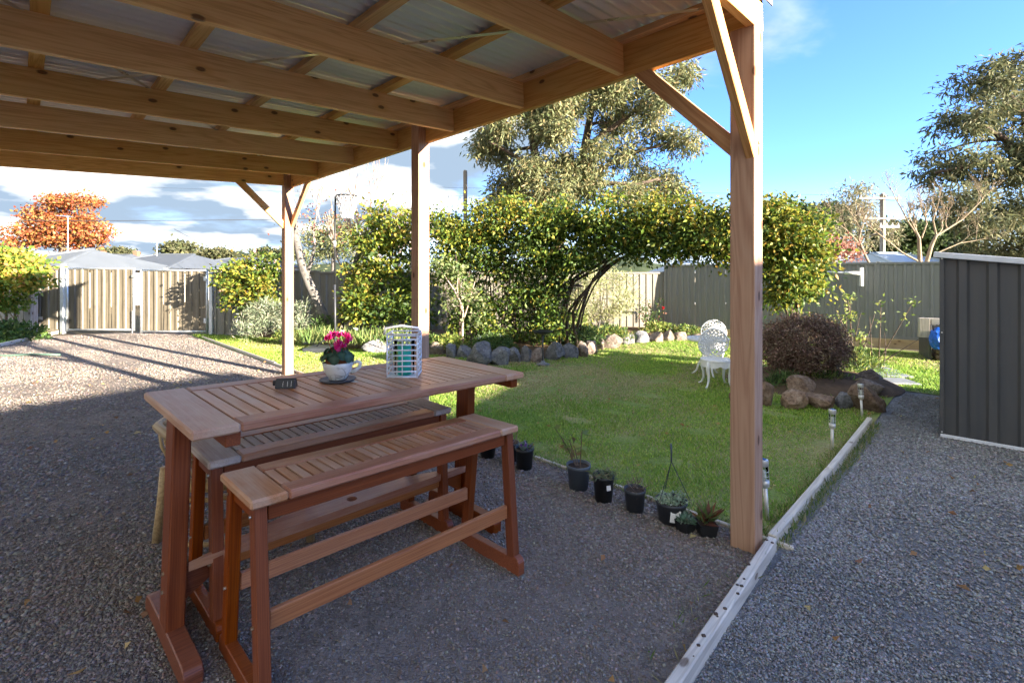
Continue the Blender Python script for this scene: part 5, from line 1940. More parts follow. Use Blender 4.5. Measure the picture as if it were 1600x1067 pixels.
DG = [(.07, .13, .035), (.10, .18, .045), (.05, .09, .03), (.14, .21, .06)]
YG = [(.20, .28, .06), (.28, .34, .08), (.14, .21, .05), (.40, .40, .12)]
mound('ground_cover', 770, 9.35, .95, .5, .34, 1500, .07, .022, DG, 'dark green leafy ground cover spilling over the large grey rock')
mound('ground_cover', 700, 9.7, .8, .5, .28, 900, .07, .03, YG, 'yellow-green low plant left of the slender tree')
mound('ground_cover', 665, 9.7, .7, .5, .30, 800, .06, .03, DG, 'dark low plant right behind the middle post')
mound('ground_cover', 905, 10.3, 1.1, .8, .42, 1500, .08, .03, DG, 'dark green low shrub right of the bird bath', dzz=.1)
mound('ground_cover', 950, 11.0, 1.2, .6, .32, 1200, .08, .03, DG + YG, 'green ground cover behind the border rocks under the arch')
mound('ground_cover', 900, 11.2, .9, .6, .65, 1000, .09, .03, YG, 'sunlit yellow-green shrub just right of the vine trunks')
mound('ground_cover', 1030, 12.2, 1.0, .5, .28, 700, .08, .03, YG, 'bright green low plant at the fence corner')
mound('ground_cover', 1072, 12.0, .9, .5, .22, 700, .08, .03, YG + DG, 'low green plant right of the fence corner')
mound('ground_cover', 455, 10.5, .8, .4, .22, 600, .07, .025, YG, 'small sunlit plants left of the bare tree')
mound('ground_cover', 505, 10.9, .6, .5, .55, 600, .10, .04, DG, 'dark leafy plant at the base of the bare tree trunks')
mound('ground_cover', 640, 10.3, 1.2, .5, .35, 900, .07, .03, DG, 'dark leafy plants under the tall yellow-green shrub')
mound('ground_cover', 860, 10.6, .8, .4, .25, 500, .06, .03, DG, 'dark low plants beneath the vine trunks')
# rose with red bloom in the corner
root = thing('rose_bush', 'thin rose with one red bloom near the fence corner', 'rose', XY(1015, 12.4) + Vector((0, 0, .12)))
mb = MB()
LPp = []
for k in range(6):
    e = Vector((random.uniform(-.3, .35), random.uniform(-.1, .1), random.uniform(.5, .95)))
    c_ = curve_pts((0, 0, 0), e, (0, 0, .05), 5)
    mb.tube(c_, .007, 5)
    LPp += [tuple(c_[i].lerp(c_[i + 1], random.random())) for i in range(1, 4) for _ in range(14)]
mb.build('stem', 'bark_dark', root)
LPp = np.array(LPp) + RNG.normal(0, .05, (len(LPp), 3))
leaf_mesh('foliage', LPp, RNG.normal(size=LPp.shape), .07, .045, palette(len(LPp), DG + [(.25, .12, .08)]), 'leaf', root)
n = 14
leaf_mesh('flower', np.tile(np.array([[.32, -.1, .62]]), (n, 1)), RNG.normal(size=(n, 3)), .05, .05, palette(n, [(.55, .02, .03)]), 'petal', root)
# white flowers dotted in the bed
for k, (px, py, Y) in enumerate(((535, 519, 9.9), (556, 514, 10.1), (748, 528, 9.5), (760, 526, 9.5), (782, 525, 9.5))):
    p = P(px, py, Y)
    root = thing('white_flower', ('white flower head just above the cyclamen', 'white flower head in the bed right of the netball pole', 'white flower left of three above the large grey rock',
                                  'white flower in the middle of three above the large grey rock', 'white flower right of three above the large grey rock')[k], 'flower', p, group='white flowers in the bed')
    n = 16
    leaf_mesh('bloom', RNG.normal(0, .012, (n, 3)), RNG.normal(size=(n, 3)), .05, .04, palette(n, [(.8, .8, .78)], jit=.05), 'petal', root)
    MB().tube([(0, 0, 0), (.02, .05, zgf(p.x, p.y) + .1 - p.z)], .004, 5).build('stalk', 'hoseg', root)

# --- dark purple-brown round bush in the right bed
bc = BUSH
pb = []
for k in range(150):
    a = random.uniform(0, 2 * math.pi)
    el = math.asin(random.uniform(-.75, 1))
    d_ = Vector((math.cos(a) * math.cos(el), math.sin(a) * math.cos(el), math.sin(el)))
    c_ = Vector((bc.x + d_.x * .49, bc.y + d_.y * .45, bc.z + .50 + d_.z * .40))
    pb.append((c_, (.06, .06, .05), 2, 105, .115))
tree('round_bush', 'dense clipped purple-brown round bush beside the path', 'shrub', (bc.x, bc.y, bc.z),
     [([bc + Vector((dx * .3, dy * .3, .02)), bc + Vector((dx * .8, dy * .8, .35)), bc + Vector((dx, dy, .75))], .022, .010) for dx, dy in ((-.25, -.1), (.2, -.15), (0, .15), (-.1, -.25), (.3, .1), (-.35, 0.0), (.1, -.3))],
     pb, dict(L=.036, W=.021, pal=[(.21, .125, .095), (.29, .185, .135), (.14, .08, .062), (.37, .26, .18), (.25, .195, .13)], shell=.0), 'bark_dark', leafmat_='leaf_dull')
mound('fern_clump', 1290, 6.75, .7, .35, .16, 700, .10, .014, DG + YG, 'green ferny leaves among the bush bed rocks', dzz=.06, up=.7)
mound('fern_clump', 1225, 6.6, .55, .3, .18, 500, .10, .016, DG, 'dark ferny leaves beside the rough brown rock', dzz=.06, up=.6)
mound('fern_clump', 1335, 7.4, .75, .5, .30, 900, .13, .016, YG + DG, 'bright green leafy clump at the foot of the twiggy rose', dzz=.12, up=.9)
root = thing('white_flower', 'white flower head beside the purple-brown bush', 'flower', P(1308, 592, 6.9))
leaf_mesh('bloom', RNG.normal(0, .02, (24, 3)), RNG.normal(size=(24, 3)), .06, .045, palette(24, [(.8, .8, .78)], jit=.05), 'petal', root)
MB().tube([(0, 0, 0), (.02, .05, -.18)], .005, 5).build('stalk', 'hoseg', root)
# twiggy rose
root = thing('rose_bush', 'leggy twiggy rose with a few green leaves by the pavers', 'rose', XY(1342, 7.6) + Vector((0, 0, .12)))
mb = MB()
LPp = []
for k in range(22):
    a = random.uniform(0, 6.28)
    s_ = Vector((random.gauss(0, .15), random.gauss(0, .12), 0))
    e = s_ + Vector((random.gauss(.05, .22), random.gauss(0, .15), random.uniform(.45, 1.1)))
    c_ = curve_pts(s_, e, (random.uniform(-.04, .04), 0, .02), 5)
    mb.tube(c_, [.009, .008, .007, .006, .004], 5)
    if k % 3 == 0 or e.z > .95:
        LPp += [tuple(c_[4]), tuple(c_[3])] * 12
mb.build('stem', 'bark_red', root)
LPp = np.array(LPp) + RNG.normal(0, .05, (len(LPp), 3))
leaf_mesh('foliage', LPp, RNG.normal(size=LPp.shape), .065, .035, palette(len(LPp), YG + [(.25, .3, .12)]), 'leaf', root)

# --- left-hand yellow shrub
lb = []
for (px, py, rx, ry, n, w) in ((15, 405, 30, 24, 22, WYEL), (50, 405, 26, 20, 18, WYEL), (20, 435, 34, 24, 24, WM), (60, 425, 24, 16, 14, WYEL), (-25, 420, 30, 35, 18, WM), (10, 465, 30, 14, 12, WG), (25, 390, 24, 10, 10, WYEL)):
    lb.append(B(px - 8, py + 8, rx * .82, ry * .8, 10.6, n, 44, .18, .4, w))
tree('shrub', 'yellow and orange leafy shrub at the far left edge of the drive', 'shrub', XY(10, 10.8), [([P(10 + k * 12, 515, 10.8), P(10 + k * 15, 470, 10.8), P(12 + k * 18, 420, 10.7)], .025, .012) for k in (-1, 0, 1)], lb,
     dict(L=.105, W=.065, pal=[(.16, .26, .04), (.34, .38, .05), (.55, .42, .08), (.10, .18, .03), (.58, .33, .12), (.24, .30, .06)], shell=.25), 'bark_brown')
mound('ground_cover', 15, 10.4, 1.6, .8, .4, 1200, .09, .05, DG, 'green weedy plants under the far left shrub', dzz=.0)

# --- trees beyond the fences
OR_ = [(.38, .115, .04), (.46, .19, .06), (.30, .075, .04), (.40, .25, .08), (.20, .15, .05), (.44, .14, .075)]
ob = [B(px, py, rx * .8, ry * .85, 32, n, 46, .42, 1.4) for (px, py, rx, ry, n) in
      ((78, 318, 16, 14, 14), (105, 316, 16, 12, 14), (135, 318, 13, 14, 12), (60, 340, 22, 14, 18), (95, 345, 30, 18, 30), (130, 348, 20, 16, 20), (38, 362, 20, 12, 16), (75, 372, 32, 14, 26), (115, 375, 28, 14, 24), (148, 372, 12, 16, 10), (155, 360, 10, 8, 6), (30, 380, 16, 10, 10))]
tree('autumn_tree', 'orange and rust autumn tree behind the pale hipped roof', 'tree', (-30.1, 32, 0), [([(-30.1, 32, 0), (-30.0, 32, 1.8), (-29.9, 32, 3.2), (-29.9, 32, 4.6)], .28, .12)], ob,
     dict(L=.20, W=.14, pal=OR_, w=[4, 4, 2, 2.5, 1.2, 2], shell=.1), 'bark_brown')
EU = [(.20, .22, .105), (.27, .275, .14), (.145, .17, .08), (.35, .32, .16), (.105, .13, .065), (.40, .31, .155)]
WE = [4, 4, 3, 2.2, 2, .9]
eb = []
for (px, py, rx, ry) in ((757, 222, 26, 22), (785, 197, 30, 20), (850, 182, 44, 26), (886, 160, 34, 20), (957, 149, 40, 26), (993, 130, 28, 18), (1058, 122, 24, 22), (1035, 140, 22, 14), (965, 197, 34, 28), (1024, 168, 28, 20),
                         (1029, 214, 26, 18), (1069, 224, 18, 18), (867, 206, 34, 22), (826, 266, 34, 22), (886, 262, 38, 20), (798, 297, 34, 24), (858, 298, 44, 22), (918, 285, 40, 24), (1017, 283, 44, 24), (1050, 303, 28, 16),
                         (976, 242, 26, 18), (930, 235, 22, 16), (780, 240, 26, 14), (770, 318, 18, 14), (985, 305, 34, 16), (920, 130, 30, 18), (840, 150, 30, 20), (950, 105, 40, 20), (900, 110, 34, 20)):
    k = max(7, int(rx * ry / 29))
    eb.append(B(px, py, rx, ry * .98, 30 + random.uniform(-2.5, 2.5), k, 88, .60, 1.7))
T = [([P(850, 440, 30), P(846, 340, 30), P(842, 270, 30), P(830, 210, 30), P(836, 165, 30)], .42, .16), ([P(862, 440, 30.5), P(880, 340, 30.5), P(908, 265, 30.5), P(920, 195, 30.5), P(928, 150, 30.5), P(948, 118, 30)], .40, .12),
     ([P(915, 230, 30), P(950, 205, 29), P(990, 175, 29), P(1020, 150, 29), P(1055, 125, 29)], .20, .07), ([P(900, 300, 30), P(950, 285, 29.5), P(990, 290, 29), P(1030, 280, 29)], .20, .08), ([P(905, 290, 30), P(960, 250, 29.5), P(1010, 232, 29), P(1055, 224, 29)], .16, .06),
     ([P(843, 275, 30), P(815, 250, 29), P(790, 235, 28.5), P(765, 222, 28)], .18, .06)]
EUL = dict(L=.34, W=.085, pal=EU, w=WE, droop=1.0, shell=.1, flat=1.0)
tree('eucalyptus_tree', 'tall spreading eucalyptus with drooping olive foliage behind the vine arch', 'tree', P(852, 440, 30) * 1.0, T, eb, EUL, 'bark_red', leafmat_='leaf_dull')
ED = [(.12, .14, .075), (.17, .185, .095), (.085, .10, .058), (.24, .23, .12)]
eb = []
for (px, py, rx, ry) in ((1534, 128, 46, 30), (1574, 108, 30, 24), (1515, 188, 54, 32), (1574, 180, 38, 36), (1477, 236, 24, 14), (1515, 256, 54, 20), (1456, 272, 26, 20), (1556, 275, 44, 26), (1585, 335, 40, 44), (1495, 312, 56, 22), (1536, 352, 56, 24),
                         (1630, 140, 50, 60), (1640, 250, 50, 70), (1600, 80, 22, 14), (1575, 230, 34, 24), (1590, 385, 40, 26), (1540, 385, 40, 20)):
    eb.append(B(px, py, rx * .92, ry * .9, 25 + random.uniform(-2, 2), max(5, int(rx * ry / 64)), 74, .50, 1.6))
T = [([P(1640, 440, 25), P(1628, 330, 25), P(1612, 240, 25), P(1600, 160, 25)], .45, .16), ([P(1618, 280, 25), P(1570, 215, 24.5), P(1530, 195, 24), P(1500, 185, 24)], .2, .06), ([P(1615, 260, 25), P(1560, 250, 24), P(1500, 262, 24), P(1462, 270, 24)], .2, .06),
     ([P(1605, 185, 25), P(1570, 140, 24.5), P(1540, 125, 24)], .16, .06), ([P(1628, 340, 25), P(1570, 335, 24.5), P(1510, 315, 24)], .2, .07)]
tree('eucalyptus_tree', 'dark eucalyptus with spreading limbs at the right edge above the shed', 'tree', P(1640, 440, 25), T, eb, dict(L=.34, W=.08, pal=ED, droop=.9, shell=.1), 'bark_dark', leafmat_='leaf_dull')
# smaller grey tree left of the power pole
eb = [B(px, py, rx, ry, 34, n, 46, .6, 1.4) for (px, py, rx, ry, n) in ((1345, 298, 20, 12, 10), (1325, 315, 16, 14, 8), (1352, 325, 24, 16, 12), (1320, 345, 22, 14, 9), (1365, 350, 24, 16, 9), (1340, 375, 30, 14, 10), (1395, 365, 20, 20, 8), (1300, 370, 20, 16, 8))]
tree('gum_tree', 'thin grey-green gum tree left of the right-hand power pole', 'tree', P(1343, 445, 34), [([P(1343, 445, 34), P(1343, 370, 34), P(1340, 330, 34), P(1345, 300, 34)], .2, .06)], eb, dict(L=.34, W=.08, pal=[(.24, .24, .14), (.32, .31, .19), (.17, .18, .10), (.38, .34, .21)], droop=.8, shell=.1), 'bark_grey', leafmat_='leaf_dull')
# bare pale-limbed tree
root = thing('bare_tree', 'bare pruned tree with pale knobbly limbs behind the grey fence', 'tree', P(1440, 470, 18))
b0 = root.location.copy()
mb = MB()
for pts, r0, r1 in (([(1438, 470), (1437, 400), (1436, 372), (1428, 355)], .15, .06), ([(1440, 440), (1455, 385), (1463, 368), (1480, 358)], .13, .06), ([(1480, 358), (1505, 342), (1525, 322), (1535, 312)], .06, .03),
                    ([(1436, 372), (1418, 345), (1408, 325), (1398, 308)], .05, .025), ([(1438, 410), (1410, 395), (1385, 375), (1368, 362)], .06, .03), ([(1372, 440), (1350, 395), (1342, 375), (1345, 360)], .09, .04), ([(1342, 380), (1325, 362), (1305, 345)], .04, .02),
                    ([(1463, 368), (1458, 345), (1462, 330)], .06, .03), ([(1440, 372), (1448, 350), (1446, 338)], .05, .03), ([(1465, 395), (1500, 380), (1525, 376)], .04, .02)):
    pp = [P(x, y, 18) - b0 for x, y in pts]
    r0, r1 = r0 * .6, r1 * .6
    mb.tube(pp, [r0 + (r1 - r0) * i / (len(pp) - 1) for i in range(len(pp))], 7, cap=False)
    bare_branches(mb, pp[-1], pp[-1] - pp[-2], .42, r1 * .8, 4, .55, .2, 3, .72)
    bare_branches(mb, pp[-2], pp[-1] - pp[-2] + Vector((0, 0, .4)), .45, r1 * .7, 4, .7, .25, 3, .74)
    bare_branches(mb, pp[-1], Vector((random.uniform(-.6, .6), 0, 1)), .45, r1 * .7, 4, .6, .2, 3, .74)
mb.build('trunk', 'bark_pale', root, smooth=True)
# russet shrub right of the arch
sb = [B(px, py, rx, ry, 17, n, 50, .28, .7) for (px, py, rx, ry, n) in ((1300, 385, 24, 14, 18), (1285, 395, 20, 12, 12), (1318, 396, 18, 12, 12))]
tree('russet_shrub', 'russet pink-brown leafy shrub behind the grey fence', 'shrub', P(1300, 480, 17), [([P(1300, 480, 17), P(1300, 420, 17), P(1300, 390, 17)], .05, .02)], sb, dict(L=.12, W=.06, pal=[(.34, .16, .12), (.42, .23, .17), (.28, .12, .09)], shell=.1), 'bark_pink', leafmat_='leaf_dull')
# evergreen mass at right on the rise
DK = [(.045, .075, .028), (.065, .10, .035), (.09, .125, .045), (.035, .055, .022)]
for k, (px, py, rx, ry, Y, lab) in enumerate(((1215, 345, 40, 26, 60, 'dark green tree on the rise just right of the arch'), (1262, 350, 40, 26, 66, 'dark green tree on the rise, second from the arch'),
                                              (1300, 340, 36, 28, 72, 'dark green tree on the rise behind the grey gum'), (1410, 375, 50, 22, 58, 'dark green tree behind the right power pole'), (1470, 375, 50, 30, 60, 'dark green tree behind the bare pale tree'))):
    s_ = Y / F
    eb = [B(px + random.uniform(-.6, .6) * rx, py + random.uniform(-.6, .6) * ry, rx * .5, ry * .5, Y, 14, 60, 1.0, 2.0) for _ in range(9)]
    tree('evergreen_tree', lab, 'tree', P(px, 440, Y), [([P(px, 440, Y), P(px, py + 10, Y), P(px, py - 10, Y)], .4, .15)], eb, dict(L=.55, W=.35, pal=DK, shell=.1), 'bark_dark', 'trees on the rise', 'leaf_dull')
# olive tree behind the fence left of the shrub
eb = [B(px, py, rx, ry, 16.5, n, 60, .30, .8) for (px, py, rx, ry, n) in ((495, 372, 20, 20, 18), (520, 385, 26, 22, 22), (545, 372, 22, 26, 18), (490, 400, 20, 16, 12), (530, 355, 20, 14, 12), (560, 395, 16, 20, 10))]
tree('olive_tree', 'grey-green olive-like tree behind the fence by the netball ring', 'tree', P(520, 500, 16.5), [([P(520, 500, 16.5), P(520, 430, 16.5), P(520, 380, 16.5)], .09, .04)], eb, dict(L=.12, W=.04, pal=[(.16, .19, .085), (.23, .25, .12), (.11, .14, .06), (.30, .29, .15)], shell=.1), 'bark_grey', leafmat_='leaf_dull')
# leafless trees on the skyline
for k, (px, top, Y, lab) in enumerate(((640, 288, 45, 'leafless tree on the skyline just left of the middle post'), (622, 300, 48, 'smaller leafless tree on the skyline above the tall shrub'), (697, 312, 45, 'leafless tree on the skyline just right of the middle post'), (590, 310, 46, 'low leafless tree on the skyline right of the netball ring'))):
    b0 = P(px, 440, Y)
    root = thing('leafless_tree', lab, 'tree', b0, group='leafless skyline trees')
    mb = MB()
    hh = (440 - top) / F * Y
    mb.tube([(0, 0, 0), (.1, 0, hh * .4)], [.2, .12], 6)
    for q in range(5):
        bare_branches(mb, (.1, 0, hh * (.22 + .04 * q)), (random.uniform(-.7, .7), random.uniform(-.4, .4), 1), hh * .22, .06, 3, .4, .25, 3, .75)
    mb.build('trunk', 'bark_pink', root)
# small round bush on the skyline and low far trees
for k, (px, py, rx, ry, Y, lab) in enumerate(((280, 392, 22, 9, 70, 'round olive bush on the skyline above the slate roof'), (175, 397, 26, 7, 90, 'low olive trees on the skyline right of the autumn tree'), (340, 397, 30, 6, 95, 'low dark trees on the skyline left of the rose bush'),
                                              (425, 398, 40, 6, 90, 'low dark trees on the skyline behind the far post'))):
    eb = [B(px + random.uniform(-.7, .7) * rx, py + random.uniform(-.3, .3) * ry, rx * .45, ry * .6, Y, 8, 40, .9, 2.0) for _ in range(7)]
    tree('far_tree', lab, 'tree', P(px, 440, Y), [([P(px, 440, Y), P(px, py, Y)], .3, .15)], eb, dict(L=.6, W=.4, pal=[(.11, .12, .06), (.16, .16, .08), (.08, .09, .045)], shell=.1), 'bark_dark', 'trees on the left skyline', 'leaf_dull')


# ------------------------------------------------------------------ houses over the fence, poles and wires
def house(name, label, px0, px1, py_eave, py_ridge, Y, depth, roofm, ridge=.4, chimney=None, wallm='render', skew=0.0):
    x0, x1 = (px0 - 800) / F * Y, (px1 - 800) / F * Y
    ze = CH - (py_eave - HY) / F * Y
    Yr = Y + depth / 2
    root = thing(name, label, 'house', (((px0 + px1) / 2 - 800) / F * Yr, Yr, ze - 2.6), skew)
    z0 = root.location.z
    zr = CH - (py_ridge - HY) / F * Yr
    w = (x1 - x0) / 2
    d = depth / 2
    MB().box((-w + .5, -d + .5, -.1), (w - .5, d - .5, ze - z0 - .02)).build('wall', wallm, root)
    e, rz_ = ze - z0, zr - z0
    rw = max(.05, w * ridge)
    rf = MB().add([(-w, -d, e), (w, -d, e), (w, d, e), (-w, d, e), (-rw, 0, rz_), (rw, 0, rz_)], [(0, 1, 5, 4), (1, 2, 5), (2, 3, 4, 5), (3, 0, 4), (3, 2, 1, 0)]).build('roof', roofm, root)
    for a, b_ in (((-w, -d, e), (-rw, 0, rz_)), ((w, -d, e), (rw, 0, rz_)), ((-rw, 0, rz_), (rw, 0, rz_))):
        MB().tube([a, b_], .08, 6).build('ridge_cap', roofm, rf)
    plank('gutter', (-w, -d - .06, e - .05), (w, -d - .06, e - .05), .1, .12, 'galv', rf)
    for k in (-.5, .5):
        wd = MB().box((k * w - .7, -d + .47, .9), (k * w + .7, -d + .495, 2.0)).build('window', 'glass_dark', root)
        MB().box((k * w - .78, -d + .45, .82), (k * w + .78, -d + .498, .898)).build('sill', 'shed_trim', wd)
    if chimney:
        cx_, hh = chimney
        plank('chimney', (cx_, .6, rz_ - 1.2), (cx_, .6, rz_ + hh), 0.45, 0.45, 'brick', rf, up=(1, 0, 0))
    return root


h1 = house('neighbour_house', 'neighbouring house with pale grey hipped roof behind the left gate', 62, 226, 421, 390, 20, 9, 'roof_pale', .02, (-.2, -.05))
h2 = house('neighbour_house', 'neighbouring house with slate grey hipped roof behind the right gate', 200, 350, 419, 398, 27, 9, 'roof_dark', .45)
h3 = house('neighbour_house', 'distant small house with dark roof between the two nearer roofs', 160, 225, 408, 398, 48, 10, 'roof_dark', .5, (1.0, .4))
h5 = house('neighbour_house', 'house with dark roof far behind the rose bush', 330, 450, 415, 404, 36, 9, 'roof_dark', .6)
h4 = house('neighbour_house', 'shed-like building with pale blue steel roof behind the bare tree', 1330, 1435, 412, 396, 26, 6, 'roof_blue', .45)
h6 = house('neighbour_house', 'house with small pale gable roof seen through the arch', 1030, 1110, 424, 408, 26, 7, 'roof_blue', .25)


def antenna(px, py_top, py_base, Y, label):
    b0 = P(px, py_base, Y)
    root = thing('tv_antenna', label, 'antenna', b0)
    h = (py_base - py_top) / F * Y
    MB().tube([(0, 0, -.3), (0, 0, h)], .018, 6).build('mast', 'galv', root)
    MB().tube([(-h * .22, 0, h), (.1, 0, h)], .015, 6).build('boom', 'galv', root)
    for k in range(5):
        x = -h * .2 * k / 4
        MB().tube([(x, -.3, h), (x, .3, h)], .012, 5).build('element', 'galv', root)


antenna(106, 338, 392, 24.5, 'tall thin television antenna on the pale hipped roof')
antenna(245, 380, 400, 31, 'television antenna on the slate grey roof')


def power_pole(px, py_top, Y, arms, label):
    b0 = P(px, 440, Y)
    b0.z = zgf(b0.x, b0.y)
    root = thing('power_pole', label, 'power pole', b0)
    h = CH - (py_top - HY) / F * Y - b0.z
    plank('shaft', (0, 0, -.3), (0, 0, h), .28, .28, 'pole_wood', root, up=(1, 0, 0), bevel=.08)
    for dz, w, dx, mt in arms:
        plank('crossarm', (-w / 2 + dx, -.17, h - dz), (w / 2 + dx, -.17, h - dz), .10, .12, mt, root)
        for k in (-.45, -.15, .15, .45):
            MB().lathe([(.03, 0), (.05, .05), (.02, .1), (.04, .14), (0, .17)], 8, (dx + w * k, -.17, h - dz + .06)).build('insulator', 'white_metal', root)
    return root, b0 + Vector((0, -.17, h))


pp1, t1 = power_pole(727, 266, 34, [], 'grey power pole with a creeper beside the big eucalyptus')
pp2, t2 = power_pole(1379, 302, 30, [(.35, 2.6, -.3, 'pole_wood'), (1.6, 2.6, 0, 'pole_wood'), (2.1, 1.2, .3, 'white_metal')], 'power pole with crossarms behind the bare pale tree')
mb = MB()
bare_branches(mb, (-.3, 0, 4.5), (-.25, 0, 1), 1.4, .03, 3, .6, .1, 3, .7)
mb.build('creeper', 'bark_dark', pp1)


def wire(a, b_, sag, r_, label, n=16):
    a, b_ = Vector(a), Vector(b_)
    pts = [a.lerp(b_, i / n) - Vector((0, 0, sag * 4 * (i / n) * (1 - i / n))) for i in range(n + 1)]
    o = MB().tube([p - a for p in pts], r_, 4).build('power_line', 'cable')
    o.location = a
    tag(o, label, 'power line', 'overhead power lines')


wire(P(-200, 342, 26), P(727, 335, 33.7), .25, .022, 'dark overhead cable running across the left sky to the creeper pole')
wire(P(272, 358, 26.5), P(345, 393, 26), .05, .012, 'thin service wire dropping from the left cable to a roof')
wire(P(727, 335, 33.7), P(1100, 345, 33), .3, .02, 'dark overhead cable running right from the creeper pole behind the eucalyptus')
wire(P(-200, 262, 40), P(1379, 306, 30), .3, .008, 'upper thin power line crossing the whole sky')
wire(P(-200, 276, 40), P(1379, 318, 30), .3, .008, 'lower thin power line crossing the whole sky')
wire(P(1180, 345, 27), P(1375, 330, 30), .15, .016, 'pale service cable reaching the right power pole from the left')
wire(P(1381, 312, 30), P(1800, 330, 30), .3, .012, 'power line leaving the right pole behind the dark eucalyptus')


# ------------------------------------------------------------------ grass, loose stones, leaf litter
def grass(name, rho, beta, n, label, keep=None, dist_pow=1.0, L0=.032):
    u = RNG.uniform(rho[0], rho[1], n * 3)
    v = RNG.uniform(beta[0], beta[1], n * 3)
    x, y = RX * u + BX * v, RY * u + BY * v
    ok = (y > .5) & (np.abs(x) < y * 1.12 + .3)
    ok &= y < bed_front(x) + .05
    ok &= ((x - cen.x) / 1.05) ** 2 + ((y - cen.y) / 0.8) ** 2 > 1
    dist = np.hypot(x, y)
    ok &= RNG.uniform(size=len(x)) < np.clip((4.2 / dist) ** dist_pow, 0, 1)
    if keep is not None:
        ok &= keep(x, y)
    x, y, u, v, dist = [q[ok][:n] for q in (x, y, u, v, dist)]
    m = len(x)
    z = zg(x, y) + .004
    bare = np.sin(x * 5.1 + 2 * np.sin(y * 2.2)) * np.sin(y * 6.3 + x * 1.7)
    k = np.clip(dist / 5.0, .8, 2.2)
    # patchiness: smooth sum of sines, dry patches in the middle of the lawn
    pt = 1.2 * np.sin(x * 1.7 + y * .9 + np.sin(y * 1.3)) + np.sin(x * .8 - y * 2.1 + 2 + np.sin(x * 2.3)) + np.sin(x * 3.1 + 1) * np.sin(y * 3.7) * .9 + RNG.normal(0, .55, m)
    dryc = np.exp(-(((x - 1.0) / 2.4) ** 2 + ((y - 7.6) / 1.0) ** 2))
    dry = np.clip(.27 + .22 * pt + 1.1 * dryc * (pt > -1.1), 0, 1)
    L = L0 * RNG.uniform(.35, 1.15, m) * (1 - .45 * dry) * (1 + .35 * np.sin(x * 4.1 + 1.3 * np.sin(y * 3)) * np.sin(y * 4.7)) * np.where(bare > .72, .35, 1) * np.sqrt(k)
    W = .0055 * k * RNG.uniform(.7, 1.3, m)
    a = RNG.uniform(0, 2 * np.pi, m)
    lean = RNG.normal(0, .55, (m, 2))
    p = np.stack([x, y, z], 1)
    side = np.stack([np.cos(a), np.sin(a), np.zeros(m)], 1) * W[:, None]
    tip = p + np.stack([lean[:, 0] * L, lean[:, 1] * L, L], 1)
    V = np.stack([p - side, p + side, tip], 1).reshape(-1, 3)
    Fc = np.arange(3 * m).reshape(-1, 3)
    hue = (.5 + .5 * np.sin(x * 1.1 + 2 * np.sin(y * .7)))[:, None]
    green = (1 + hue * np.array([[.25, .14, .1]])) * palette(m, [(.22, .37, .06), (.29, .45, .08), (.155, .29, .05), (.37, .48, .11)], jit=.2)
    straw = palette(m, [(.48, .41, .22), (.40, .36, .18), (.55, .47, .28)], jit=.15)
    f_ = (RNG.uniform(size=m) < dry * .85)[:, None]
    C = np.where(f_, straw, green)
    o = np_mesh(name, V, Fc, 'blade', np.repeat(C, 3, 0))
    return tag(o, label, kind='stuff')


grass('grass', (2.97, 12.5), (.90, 14.0), 330000, 'mown patchy lawn grass with dry straw patches')
grass('grass', (8.5, 13.0), (-6, .88), 40000, 'bright green grass beyond the gravel path')
xs0, xs1 = -13.5, -9.7


def left_keep(x, y):
    return (x < -9.75 - (y - 9.0) * .45) & (y < 11.7) & (y > 8)


o = grass('grass', (-4, 1), (11, 18), 9000, 'green grass patch at the far left of the drive', left_keep, .3)
# weeds along the edging and path joint
n = 2600
s_ = RNG.uniform(1.2, 6.3, n)
off = np.where(RNG.uniform(size=n) < .6, RNG.normal(.80, .02, n), RNG.normal(.91, .02, n))
on_ = (s_ > 2.9) | (RNG.uniform(size=n) < .10)
s_, off = s_[on_], off[on_]
x, y = RX * s_ + BX * off, RY * s_ + BY * off
m = len(x)
q = np.stack([x, y, zg(x, y)], 1)
d = RNG.normal(size=(m, 3)) * .6
d[:, 2] = 1
tag(leaf_mesh('grass', q, d, .07 * RNG.uniform(.4, 1.2, m), .006, palette(m, [(.12, .20, .04), (.20, .26, .08), (.38, .34, .17)]), 'blade'), 'weedy grass tufts along the sleeper edging', kind='stuff')
n = 1500
s_ = RNG.uniform(.8, 5.0, n)
off = RNG.normal(2.935, .035, n)
x, y = RX * off + BX * s_, RY * off + BY * s_
q = np.stack([x, y, zg(x, y)], 1)
d = RNG.normal(size=(n, 3)) * .6
d[:, 2] = 1
tag(leaf_mesh('grass', q, d, .06 * RNG.uniform(.4, 1.2, n), .006, palette(n, [(.12, .20, .04), (.22, .26, .09), (.38, .34, .17)]), 'blade'), 'weedy grass tufts along the thin edging by the pots', kind='stuff')


